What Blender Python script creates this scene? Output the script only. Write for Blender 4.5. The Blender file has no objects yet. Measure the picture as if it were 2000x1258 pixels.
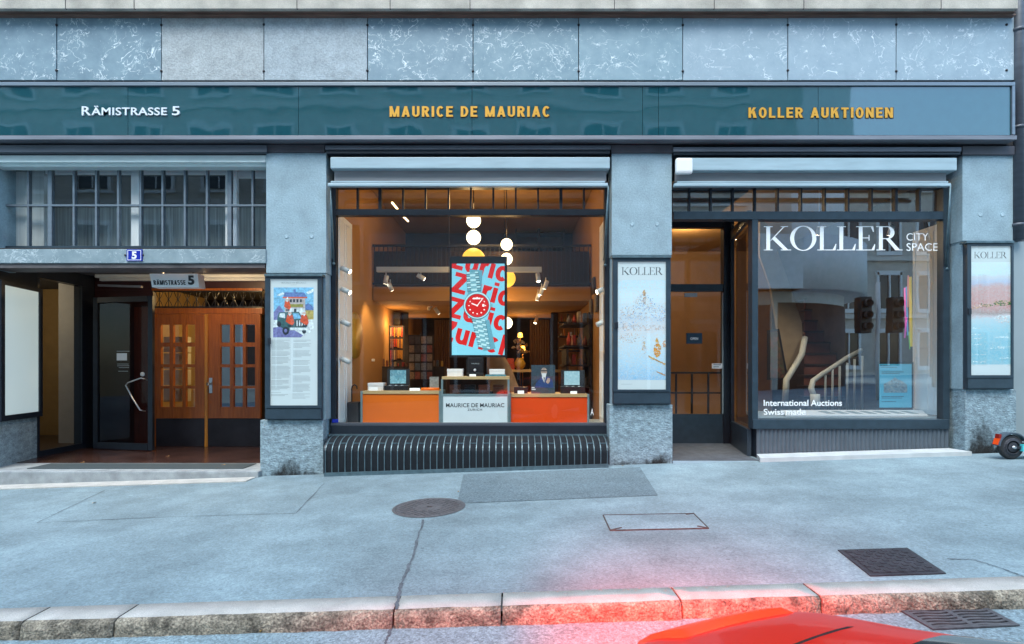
import bpy, bmesh, math, random
from mathutils import Vector, Matrix
R = math.radians
random.seed(7)
scene = bpy.context.scene
COL = scene.collection

# ------------------------------------------------------------------ camera, sky, sun, exposure
D0, CZ, HY = 6.4, 1.28, 718.0          # distance to the facade, eye height, horizon row of the 2000 px photograph
cam_d = bpy.data.cameras.new('camera'); cam = bpy.data.objects.new('camera', cam_d); COL.objects.link(cam)
cam.location = (0, -D0, CZ); cam.rotation_euler = (R(90), 0, 0)
cam_d.sensor_width = 36; cam_d.lens = 18.0; cam_d.shift_y = (HY - 629) / 2000
cam_d.clip_start = 0.05; cam_d.clip_end = 500
scene.camera = cam
SUN_EL, SUN_AZ = 60, 196               # azimuth: compass heading with +Y as north
world = bpy.data.worlds.new('World'); scene.world = world; world.use_nodes = True
wn = world.node_tree.nodes; wl = world.node_tree.links
sky = wn.new('ShaderNodeTexSky'); sky.sky_type = 'NISHITA'; sky.sun_disc = False
sky.sun_elevation = R(SUN_EL); sky.sun_rotation = R(SUN_AZ)
sky.air_density = 1.2; sky.dust_density = 1.5; sky.ozone_density = 2.0
tint = wn.new('ShaderNodeMix'); tint.data_type = 'RGBA'; tint.blend_type = 'MULTIPLY'; tint.inputs[0].default_value = 1
tint.inputs[7].default_value = (.85, 1.0, 1.015, 1)      # the cool grade of the photograph
wl.new(sky.outputs[0], tint.inputs[6]); wl.new(tint.outputs[2], wn['Background'].inputs[0]); wn['Background'].inputs[1].default_value = 0.15
sun_d = bpy.data.lights.new('sun', 'SUN'); sun = bpy.data.objects.new('sun', sun_d); COL.objects.link(sun)
sun_d.energy = 1.0; sun_d.angle = R(35); sun_d.color = (0.98, 0.97, 0.90)
az, el = R(SUN_AZ), R(SUN_EL)
to_sun = Vector((math.sin(az) * math.cos(el), math.cos(az) * math.cos(el), math.sin(el)))
sun.rotation_euler = to_sun.to_track_quat('Z', 'Y').to_euler(); sun.location = (0, -10, 30)
scene.view_settings.view_transform = 'Standard'; scene.view_settings.look = 'None'
scene.view_settings.gamma = 1; scene.view_settings.exposure = 1.80
scene.view_settings.use_curve_mapping = False
scene.render.engine = 'CYCLES'
scene.cycles.max_bounces = 8; scene.cycles.transparent_max_bounces = 16; scene.cycles.use_denoising = True
scene.cycles.sample_clamp_indirect = 6
scene.cycles.caustics_reflective = False; scene.cycles.caustics_refractive = False

# ------------------------------------------------------------------ measuring helpers
def PX(px, y=0.0): return (px - 1000) / 1000 * (D0 + y)
def PZ(py, y=0.0): return CZ + (HY - py) / 1000 * (D0 + y)
def P(px, py, y=0.0): return Vector((PX(px, y), y, PZ(py, y)))
G0, GS = 0.024, 0.0315                 # the pavement climbs to the right
def gz(x): return G0 + GS * x
ROAD_DROP = 0.085
def on_ground(px, py, drop=0.0, lift=0.004):
    u = (px - 1000) / 1000; v = (HY - py) / 1000
    d = (CZ - G0 + drop) / (GS * u - v)
    return Vector((u * d, d - D0, CZ + v * d + lift))

# ------------------------------------------------------------------ materials
def new_mat(name):
    m = bpy.data.materials.new(name); m.use_nodes = True
    nt = m.node_tree; return m, nt, nt.nodes, nt.links, nt.nodes['Principled BSDF']
def mat(name, col, rough=.6, metal=0, var=.12, scale=6, bump=0, bscale=150, spec=.5, emit=0, detail=6, fine=0, fscale=300, stretch=(1,1,1)):
    m, nt, n, l, b = new_mat(name)
    b.inputs['Roughness'].default_value = rough; b.inputs['Metallic'].default_value = metal
    b.inputs['Specular IOR Level'].default_value = spec
    tc = n.new('ShaderNodeTexCoord'); mp = n.new('ShaderNodeMapping'); l.new(tc.outputs['Object'], mp.inputs[0])
    mp.inputs['Scale'].default_value = stretch
    nz = n.new('ShaderNodeTexNoise'); nz.inputs['Scale'].default_value = scale; nz.inputs['Detail'].default_value = detail
    l.new(mp.outputs[0], nz.inputs['Vector'])
    rp = n.new('ShaderNodeValToRGB'); l.new(nz.outputs['Fac'], rp.inputs[0])
    rp.color_ramp.elements[0].position = .3; rp.color_ramp.elements[1].position = .7
    rp.color_ramp.elements[0].color = tuple(c * (1 - var) for c in col) + (1,)
    rp.color_ramp.elements[1].color = tuple(min(1, c * (1 + var)) for c in col) + (1,)
    out = rp.outputs[0]
    if fine:
        nf = n.new('ShaderNodeTexNoise'); nf.inputs['Scale'].default_value = fscale; nf.inputs['Detail'].default_value = 2
        l.new(mp.outputs[0], nf.inputs['Vector'])
        rf = n.new('ShaderNodeMapRange'); l.new(nf.outputs['Fac'], rf.inputs[0])
        rf.inputs['From Min'].default_value = .3; rf.inputs['From Max'].default_value = .7
        rf.inputs['To Min'].default_value = 1 - fine; rf.inputs['To Max'].default_value = 1 + fine
        mx = n.new('ShaderNodeMix'); mx.data_type = 'RGBA'; mx.blend_type = 'MULTIPLY'; mx.inputs[0].default_value = 1
        l.new(out, mx.inputs[6]); l.new(rf.outputs[0], mx.inputs[7]); out = mx.outputs[2]
    l.new(out, b.inputs['Base Color'])
    if emit:
        l.new(out, b.inputs['Emission Color']); b.inputs['Emission Strength'].default_value = emit
    if bump:
        nb = n.new('ShaderNodeTexNoise'); nb.inputs['Scale'].default_value = bscale; nb.inputs['Detail'].default_value = 4
        l.new(mp.outputs[0], nb.inputs['Vector'])
        bp = n.new('ShaderNodeBump'); bp.inputs['Strength'].default_value = bump; bp.inputs['Distance'].default_value = .02
        l.new(nb.outputs['Fac'], bp.inputs['Height']); l.new(bp.outputs[0], b.inputs['Normal'])
    return m
def glass_mat(name, tint=(.93, .97, .97), boost=1.5, wave=.0, ior=1.5):
    m, nt, n, l, b = new_mat(name); n.remove(b)
    tr = n.new('ShaderNodeBsdfTransparent'); tr.inputs[0].default_value = tint + (1,)
    gl = n.new('ShaderNodeBsdfGlossy'); gl.inputs['Roughness'].default_value = 0.0; gl.inputs[0].default_value = (.95, .98, 1, 1)
    lw = n.new('ShaderNodeLayerWeight'); pw = n.new('ShaderNodeMath'); pw.operation = 'POWER'; pw.inputs[1].default_value = 5
    l.new(lw.outputs['Facing'], pw.inputs[0]); f0 = .075 * boost
    mu = n.new('ShaderNodeMath'); mu.operation = 'MULTIPLY_ADD'; mu.use_clamp = True; mu.inputs[1].default_value = 1 - f0; mu.inputs[2].default_value = f0
    l.new(pw.outputs[0], mu.inputs[0])
    ms = n.new('ShaderNodeMixShader'); l.new(mu.outputs[0], ms.inputs[0]); l.new(tr.outputs[0], ms.inputs[1]); l.new(gl.outputs[0], ms.inputs[2])
    if wave:
        tc = n.new('ShaderNodeTexCoord'); nz = n.new('ShaderNodeTexNoise'); nz.inputs['Scale'].default_value = 1.3; nz.inputs['Detail'].default_value = 1
        l.new(tc.outputs['Object'], nz.inputs['Vector'])
        bp = n.new('ShaderNodeBump'); bp.inputs['Strength'].default_value = wave; bp.inputs['Distance'].default_value = .02
        l.new(nz.outputs[0], bp.inputs['Height']); l.new(bp.outputs[0], gl.inputs['Normal'])
    l.new(ms.outputs[0], n['Material Output'].inputs['Surface'])
    return m
def emit_mat(name, col, strength):
    m, nt, n, l, b = new_mat(name)
    b.inputs['Base Color'].default_value = tuple(c * .8 for c in col) + (1,)
    b.inputs['Emission Color'].default_value = col + (1,); b.inputs['Emission Strength'].default_value = strength
    b.inputs['Roughness'].default_value = .4
    return m
def screen_mat(name, col, strength):
    m = emit_mat(name, col, strength); b = m.node_tree.nodes['Principled BSDF']; b.inputs['Base Color'].default_value = tuple(c*.2 for c in col) + (1,); return m
def marble_mat(name, base, dark, vein, amount, seed):
    """blue-grey limestone with broken white veins"""
    m, nt, n, l, b = new_mat(name)
    b.inputs['Roughness'].default_value = .55
    tc = n.new('ShaderNodeTexCoord'); mp = n.new('ShaderNodeMapping'); l.new(tc.outputs['Object'], mp.inputs[0])
    mp.inputs['Location'].default_value = (seed * 3.7, seed * 1.3, seed * 2.1)
    def noise(s, d=6, r=.55, dist=0.0):
        t = n.new('ShaderNodeTexNoise'); t.inputs['Scale'].default_value = s; t.inputs['Detail'].default_value = d
        t.inputs['Roughness'].default_value = r; t.inputs['Distortion'].default_value = dist
        l.new(mp.outputs[0], t.inputs['Vector']); return t
    def ramp(src, p0, c0, p1, c1):
        r = n.new('ShaderNodeValToRGB'); l.new(src, r.inputs[0])
        r.color_ramp.elements[0].position = p0; r.color_ramp.elements[1].position = p1
        r.color_ramp.elements[0].color = c0; r.color_ramp.elements[1].color = c1; return r
    def math_(op, a, bb):
        t = n.new('ShaderNodeMath'); t.operation = op
        for i, x in enumerate((a, bb)):
            if isinstance(x, (int, float)): t.inputs[i].default_value = x
            else: l.new(x, t.inputs[i])
        return t.outputs[0]
    ground = ramp(noise(5, 8, .65).outputs['Fac'], .3, dark + (1,), .72, base + (1,))
    v = None
    for s, w, dist in ((3.4, .013, .8), (7.5, .018, .6), (1.9, .006, .9)):
        nz = noise(s, 4, .6, dist)
        a = math_('ABSOLUTE', math_('SUBTRACT', nz.outputs['Fac'], .5), 0)
        line = math_('SUBTRACT', 1.0, math_('DIVIDE', a, w))
        line = math_('MAXIMUM', line, 0)
        msk = noise(s * .9 + .7, 3, .5)
        mr = n.new('ShaderNodeMapRange'); l.new(msk.outputs['Fac'], mr.inputs[0])
        mr.inputs['From Min'].default_value = .665 - amount * .13; mr.inputs['From Max'].default_value = .76 - amount * .10
        line = math_('MULTIPLY', line, mr.outputs[0])
        v = line if v is None else math_('MAXIMUM', v, line)
    sp = noise(38, 3, .6)
    spk = n.new('ShaderNodeMapRange'); l.new(sp.outputs['Fac'], spk.inputs[0])
    spk.inputs['From Min'].default_value = .66; spk.inputs['From Max'].default_value = .74; spk.inputs['To Max'].default_value = .5 * min(1, amount)
    v = math_('MINIMUM', math_('MAXIMUM', v, spk.outputs[0]), 1.0)
    mx = n.new('ShaderNodeMix'); mx.data_type = 'RGBA'; l.new(v, mx.inputs[0]); l.new(ground.outputs[0], mx.inputs[6])
    mx.inputs[7].default_value = vein + (1,); l.new(mx.outputs[2], b.inputs['Base Color'])
    bp = n.new('ShaderNodeBump'); bp.inputs['Strength'].default_value = .15; bp.inputs['Distance'].default_value = .01
    l.new(noise(60, 3).outputs['Fac'], bp.inputs['Height']); l.new(bp.outputs[0], b.inputs['Normal'])
    return m
def wood_mat(name, c1, c2, rough=.35, axis='Z', scale=3):
    m, nt, n, l, b = new_mat(name); b.inputs['Roughness'].default_value = rough
    tc = n.new('ShaderNodeTexCoord'); mp = n.new('ShaderNodeMapping'); l.new(tc.outputs['Object'], mp.inputs[0])
    mp.inputs['Scale'].default_value = {'Z': (14, 14, .9), 'X': (.9, 14, 14)}[axis]
    nz = n.new('ShaderNodeTexNoise'); nz.inputs['Scale'].default_value = scale; nz.inputs['Detail'].default_value = 7; nz.inputs['Distortion'].default_value = .6
    l.new(mp.outputs[0], nz.inputs['Vector'])
    rp = n.new('ShaderNodeValToRGB'); l.new(nz.outputs['Fac'], rp.inputs[0])
    rp.color_ramp.elements[0].position = .3; rp.color_ramp.elements[1].position = .72
    rp.color_ramp.elements[0].color = c1 + (1,); rp.color_ramp.elements[1].color = c2 + (1,)
    l.new(rp.outputs[0], b.inputs['Base Color'])
    return m
def mesh_dot_mat(name, hole, metal_c, pitch):
    """sheet metal punched with a square grid of holes"""
    m, nt, n, l, b = new_mat(name); b.inputs['Roughness'].default_value = .5; b.inputs['Metallic'].default_value = .3
    tc = n.new('ShaderNodeTexCoord'); mp = n.new('ShaderNodeMapping'); l.new(tc.outputs['UV'], mp.inputs[0])
    vo = n.new('ShaderNodeTexVoronoi'); vo.inputs['Randomness'].default_value = 0; vo.inputs['Scale'].default_value = 1 / pitch
    vo.distance = 'CHEBYCHEV'; b.inputs['Specular IOR Level'].default_value = .15; b.inputs['Metallic'].default_value = 0; b.inputs['Roughness'].default_value = .8
    l.new(mp.outputs[0], vo.inputs['Vector'])
    rp = n.new('ShaderNodeValToRGB'); l.new(vo.outputs['Distance'], rp.inputs[0])
    rp.color_ramp.elements[0].position = .34; rp.color_ramp.elements[1].position = .40
    rp.color_ramp.elements[0].color = hole + (1,); rp.color_ramp.elements[1].color = metal_c + (1,)
    l.new(rp.outputs[0], b.inputs['Base Color'])
    return m
def painting_mat(name, stops, dot=90, mixamt=.5, dots=((.8, .75, .7), (.55, .7, .85)), emit=0.0, z0=0.0, z1=1.0):
    """a printed picture: bands of colour by height, broken by dabs of the brush"""
    m, nt, n, l, b = new_mat(name); b.inputs['Roughness'].default_value = .35
    tc = n.new('ShaderNodeTexCoord')
    vo = n.new('ShaderNodeTexVoronoi'); vo.inputs['Scale'].default_value = dot; l.new(tc.outputs['Object'], vo.inputs['Vector'])
    nz = n.new('ShaderNodeTexNoise'); nz.inputs['Scale'].default_value = 5; nz.inputs['Detail'].default_value = 8; l.new(tc.outputs['Object'], nz.inputs['Vector'])
    sx = n.new('ShaderNodeSeparateXYZ'); l.new(vo.outputs['Position'], sx.inputs[0])
    ad = n.new('ShaderNodeMath'); ad.operation = 'MULTIPLY_ADD'; l.new(nz.outputs['Fac'], ad.inputs[0]); ad.inputs[1].default_value = (z1 - z0) * .10
    l.new(sx.outputs['Z'], ad.inputs[2])
    mr = n.new('ShaderNodeMapRange'); l.new(ad.outputs[0], mr.inputs[0]); mr.inputs['From Min'].default_value = z0 + (z1 - z0) * .05; mr.inputs['From Max'].default_value = z1 + (z1 - z0) * .05
    rp = n.new('ShaderNodeValToRGB'); l.new(mr.outputs[0], rp.inputs[0]); cr = rp.color_ramp
    while len(cr.elements) < len(stops): cr.elements.new(.5)
    for e, (p, c) in zip(cr.elements, stops): e.position = p; e.color = c + (1,)
    r2 = n.new('ShaderNodeValToRGB'); sc = n.new('ShaderNodeSeparateColor'); l.new(vo.outputs['Color'], sc.inputs[0]); l.new(sc.outputs[0], r2.inputs[0])
    r2.color_ramp.elements[0].color = dots[0] + (1,); r2.color_ramp.elements[1].color = dots[1] + (1,)
    mk = n.new('ShaderNodeMath'); mk.operation = 'MULTIPLY'; l.new(sc.outputs[1], mk.inputs[0]); mk.inputs[1].default_value = mixamt
    mx = n.new('ShaderNodeMix'); mx.data_type = 'RGBA'; l.new(mk.outputs[0], mx.inputs[0]); l.new(rp.outputs[0], mx.inputs[6]); l.new(r2.outputs[0], mx.inputs[7])
    l.new(mx.outputs[2], b.inputs['Base Color'])
    if emit: l.new(mx.outputs[2], b.inputs['Emission Color']); b.inputs['Emission Strength'].default_value = emit
    return m

M = {}
M['pier'] = mat('pier_limestone', (.270, .370, .420), .75, var=.15, scale=4, bump=.22, bscale=60, detail=10, fine=.10, fscale=45)
M['pier_rough'] = mat('hammered_limestone', (.245, .325, .365), .85, var=.30, scale=12, bump=.7, bscale=45, detail=10, fine=.20, fscale=48, stretch=(1, 1, 1.6))
M['band'] = marble_mat('flecked_stone', (.27, .34, .37), (.17, .235, .26), (.50, .57, .60), 1.6, 5)
M['cornice'] = mat('cornice_sandstone', (.46, .42, .36), .85, var=.28, scale=3, bump=.4, bscale=90, fine=.15, fscale=120)
M['moulding'] = mat('brown_moulding', (.17, .10, .075), .75, var=.25, scale=8, bump=.3, bscale=80, stretch=(.4, 1, 2))
M['upper'] = mat('upper_facade_stone', (.36, .35, .33), .9, var=.15)
M['slab_plain'] = mat('plain_limestone_slab', (.36, .39, .40), .75, var=.16, scale=6, bump=.4, bscale=60, detail=10, fine=.16, fscale=50)
M['slab_plain2'] = mat('warm_limestone_slab', (.335, .385, .415), .75, var=.15, scale=5, bump=.4, bscale=60, detail=10, fine=.16, fscale=50)
SL = [marble_mat('veined_slab_%d' % i, b_, d_, (.84, .90, .92), a_, i) for i, (b_, d_, a_) in enumerate([
    ((.225, .32, .37), (.145, .22, .27), 1.0), ((.215, .31, .36), (.135, .21, .26), 1.3), ((.225, .32, .375), (.14, .225, .28), 1.15),
    ((.235, .335, .385), (.15, .245, .30), 1.25), ((.26, .365, .415), (.18, .28, .335), .8), ((.33, .42, .475), (.26, .345, .405), .75),
    ((.34, .43, .485), (.26, .345, .41), .85), ((.33, .425, .48), (.26, .34, .40), 1.0)])]
M['bolt'] = mat('dark_bolt', (.035, .03, .035), .5, .6)
M['joint'] = mat('dark_joint', (.03, .028, .03), .9)
M['frame_dark'] = mat('dark_steel_paint', (.016, .022, .032), .38, .2, var=.15, scale=12)
M['frame_blue'] = mat('blue_black_paint', (.030, .050, .068), .35, .1, var=.15, scale=10)
M['beam'] = mat('grey_steel_beam', (.085, .095, .115), .5, .3, var=.2, scale=4, stretch=(.4, 1, 3))
M['beam_brown'] = mat('brown_grey_beam', (.06, .055, .065), .55, .2, var=.2, scale=4)
M['alu'] = mat('aluminium_rail', (.20, .235, .27), .42, .5, var=.12, scale=5, stretch=(.3, 1, 3))
M['alu_light'] = mat('pale_sill', (.20, .21, .24), .5, .25, var=.2, scale=5, stretch=(.3, 1, 3))
M['white_metal'] = mat('white_painted_metal', (.33, .44, .49), .45, .0, var=.12, scale=4, stretch=(.5, 1, 4))
M['white_fabric'] = mat('awning_fabric', (.27, .27, .28), .8, var=.12, scale=5, stretch=(.3, 1, 4))
M['teal_metal'] = mat('teal_grey_metal', (.095, .15, .175), .4, .35, var=.25, scale=14)
M['black'] = mat('black_paint', (.012, .012, .014), .4)
M['rubber'] = mat('black_rubber', (.02, .02, .022), .75, var=.2, scale=30)
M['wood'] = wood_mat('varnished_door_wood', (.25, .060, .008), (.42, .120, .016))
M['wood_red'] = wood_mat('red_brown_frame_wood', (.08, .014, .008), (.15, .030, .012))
M['brass'] = wood_mat('honey_wood_strip', (.45, .17, .02), (.60, .25, .03), .3)
M['kick'] = mat('dark_kick_plate', (.030, .028, .036), .42, .5, var=.3, scale=4)
M['steel'] = mat('brushed_steel', (.55, .56, .57), .3, .9, var=.1, scale=10)
M['light_wood'] = wood_mat('pale_ply', (.50, .31, .14), (.62, .42, .20), .5, 'X')
M['orange_l'] = mat('orange_laminate', (.84, .155, .004), .4, var=.06, scale=2)
M['orange_r'] = mat('red_orange_laminate', (.86, .072, .004), .4, var=.06, scale=2)
M['panel_white'] = mat('white_laminate', (.72, .77, .78), .4, var=.03)
M['case_grey'] = mat('grey_green_profile', (.22, .30, .31), .4, .3)
M['white'] = mat('white_card', (.78, .78, .78), .5, var=.02)
M['vinyl'] = mat('white_vinyl', (.94, .94, .93), .45, var=.01)
M['ink'] = mat('dark_ink', (.03, .035, .04), .5, var=.02)
M['greytext'] = mat('grey_print', (.42, .46, .48), .6, var=.02)
M['gold'] = mat('gold_letter_face', (.66, .33, .03), .4, .15, var=.04)
M['gold_side'] = mat('gold_letter_side', (.06, .03, .01), .5)
M['letter_white'] = mat('white_letter_face', (.70, .74, .78), .4, var=.04)
M['tan_wall'] = mat('warm_wall', (.40, .205, .065), .8, var=.06, scale=2)
M['tan_ceiling'] = mat('warm_ceiling', (.38, .22, .09), .85, var=.05)
M['white_wall'] = mat('white_plaster', (.62, .62, .58), .8, var=.05)
M['yellow_wall'] = mat('ochre_plaster', (.46, .31, .12), .8, var=.08)
M['brown_wall'] = mat('brown_panelling', (.032, .014, .009), .7, var=.3, scale=5)
M['dark_room'] = mat('dark_room', (.045, .034, .030), .8, var=.3)
M['floor_brown'] = mat('brown_tile', (.055, .026, .020), .22, var=.4, scale=3)
M['floor_shop'] = mat('shop_floor', (.10, .07, .05), .4, var=.2)
M['floor_display'] = mat('display_floor', (.35, .40, .42), .5, var=.05)
M['step'] = mat('grey_granite_step', (.30, .32, .33), .85, var=.25, scale=7, bump=.4, bscale=150, fine=.25, fscale=200)
M['mat_rubber'] = mat('entrance_mat', (.045, .06, .065), .85, var=.3, scale=40, stretch=(8, 1, 1))
M['soffit'] = mat('soffit_brown', (.10, .085, .085), .6, var=.5, scale=5, stretch=(.5, 3, 1))
M['glass'] = glass_mat('window_glass', (.93, .96, .95), .58, wave=.04)
M['glass_top'] = glass_mat('transom_glass', (.95, .97, .97), 1.2, wave=.05)
M['glass_right'] = glass_mat('gallery_glass', (.92, .95, .95), 3.5, wave=.04)
M['glass_door'] = glass_mat('door_glass', (.45, .45, .48), .25)
M['glass_case'] = glass_mat('case_glass', (.90, .95, .95), 1.0)
M['dot_sheet'] = mesh_dot_mat('perforated_sheet', (.004, .0035, .005), (.026, .034, .042), .014)
M['globe'] = emit_mat('lit_opal_globe', (1.0, .80, .48), 1.5)
M['globe_y'] = emit_mat('lit_amber_globe', (1.0, .50, .05), .42)
M['spot_face'] = emit_mat('lit_spot_face', (1.0, .85, .6), 5.0)
M['tube'] = emit_mat('lit_tube', (1.0, .72, .35), 1.6)
M['spot_body'] = mat('white_spot_body', (.68, .68, .66), .4)
M['leather'] = mat('brown_leather', (.20, .055, .025), .5, var=.2, scale=20)
M['blue_plate'] = mat('blue_enamel', (.012, .025, .33), .2, var=.03)
M['lightbox'] = emit_mat('lit_poster_paper', (.70, .76, .78), .085)
M['lightbox_dim'] = emit_mat('dim_lit_panel', (.62, .76, .77), .12)
M['turquoise'] = mat('turquoise_paint', (.09, .60, .62), .35, var=.03)
M['amber_lens'] = mat('orange_red_lens', (.85, .08, .01), .2, var=.03)
M['kerb'] = mat('kerb_granite', (.45, .43, .40), .85, var=.14, scale=8, bump=.3, bscale=200, fine=.25, fscale=260)
M['kerb_face'] = mat('kerb_rough_face', (.25, .215, .165), .95, var=.62, scale=16, bump=1.0, bscale=60, fine=.5, fscale=90)
M['iron'] = mat('worn_cast_iron', (.13, .13, .14), .6, .5, var=.25, scale=18, bump=.3, bscale=60)
M['iron_dark'] = mat('dark_cast_iron', (.05, .05, .06), .55, .4, var=.3, scale=14, bump=.4, bscale=60)
M['rust'] = mat('rusty_angle', (.075, .055, .05), .8, .2, var=.4, scale=20)
M['leaf'] = mat('dry_leaf', (.35, .20, .08), .8, var=.4, scale=40)
M['leaf_y'] = mat('yellow_leaf', (.42, .24, .02), .8, var=.4, scale=40)
M['opp_stone'] = mat('opposite_stone', (.55, .51, .45), .9, var=.12, scale=2)
M['opp_white'] = mat('opposite_white_render', (.78, .79, .78), .9, var=.06)
M['opp_trim'] = mat('opposite_trim', (.66, .62, .56), .9, var=.08)
M['opp_glass'] = mat('opposite_window_glass', (.03, .035, .04), .08, var=.1)
M['opp_dark'] = mat('opposite_dark_shop', (.06, .035, .03), .7)
def asphalt(name, c, sp, stain=.14):
    m, nt, n, l, b = new_mat(name); b.inputs['Roughness'].default_value = .82
    tc = n.new('ShaderNodeTexCoord')
    def noise(s, d, r=.55):
        t = n.new('ShaderNodeTexNoise'); t.inputs['Scale'].default_value = s; t.inputs['Detail'].default_value = d; t.inputs['Roughness'].default_value = r
        l.new(tc.outputs['Object'], t.inputs['Vector']); return t.outputs['Fac']
    def mr(s, a0, a1, b0, b1):
        t = n.new('ShaderNodeMapRange'); l.new(s, t.inputs[0])
        for k, v in zip(('From Min', 'From Max', 'To Min', 'To Max'), (a0, a1, b0, b1)): t.inputs[k].default_value = v
        return t.outputs[0]
    def mul(a, bb):
        t = n.new('ShaderNodeMath'); t.operation = 'MULTIPLY'; l.new(a, t.inputs[0]); l.new(bb, t.inputs[1]); return t.outputs[0]
    f = mul(mr(noise(.7, 5), .3, .7, 1 - stain, 1 + stain), mr(noise(3.5, 6, .65), .3, .7, 1 - stain * .7, 1 + stain * .7))
    vo = n.new('ShaderNodeTexVoronoi'); vo.inputs['Scale'].default_value = 75; l.new(tc.outputs['Object'], vo.inputs['Vector'])
    sc = n.new('ShaderNodeSeparateColor'); l.new(vo.outputs['Color'], sc.inputs[0])
    f = mul(f, mr(sc.outputs[0], 0, 1, 1 - sp, 1 + sp)); f = mul(f, mr(noise(110, 2), .3, .7, 1 - sp, 1 + sp))
    for sc_, rad_, lo in ((3.1, .055, .72), (1.7, .05, 1.22), (5.3, .035, .68)):        # gum, worn spots, grit
        v2 = n.new('ShaderNodeTexVoronoi'); v2.inputs['Scale'].default_value = sc_; l.new(tc.outputs['Object'], v2.inputs['Vector'])
        f = mul(f, mr(v2.outputs['Distance'], rad_ * .6, rad_, lo, 1))
    wv = n.new('ShaderNodeMapping'); wv.inputs['Scale'].default_value = (.25, 1.6, 1); l.new(tc.outputs['Object'], wv.inputs[0])
    st = n.new('ShaderNodeTexNoise'); st.inputs['Scale'].default_value = 1.1; st.inputs['Detail'].default_value = 7; l.new(wv.outputs[0], st.inputs['Vector'])
    f = mul(f, mr(st.outputs['Fac'], .35, .65, .90, 1.06))
    mx = n.new('ShaderNodeMix'); mx.data_type = 'RGBA'; mx.blend_type = 'MULTIPLY'; mx.inputs[0].default_value = 1
    mx.inputs[6].default_value = c + (1,); l.new(f, mx.inputs[7]); l.new(mx.outputs[2], b.inputs['Base Color'])
    bp = n.new('ShaderNodeBump'); bp.inputs['Strength'].default_value = .6; bp.inputs['Distance'].default_value = .006
    l.new(noise(160, 3), bp.inputs['Height']); l.new(bp.outputs[0], b.inputs['Normal'])
    return m
M['pavement'] = asphalt('pavement_asphalt', (.190, .256, .284), .16, .25)
M['road'] = asphalt('road_asphalt', (.195, .262, .292), .30)
M['patch'] = asphalt('patch_asphalt', (.122, .168, .192), .28)
M['crack'] = mat('crack_tar', (.09, .105, .12), .9, var=.3, scale=20)

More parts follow.
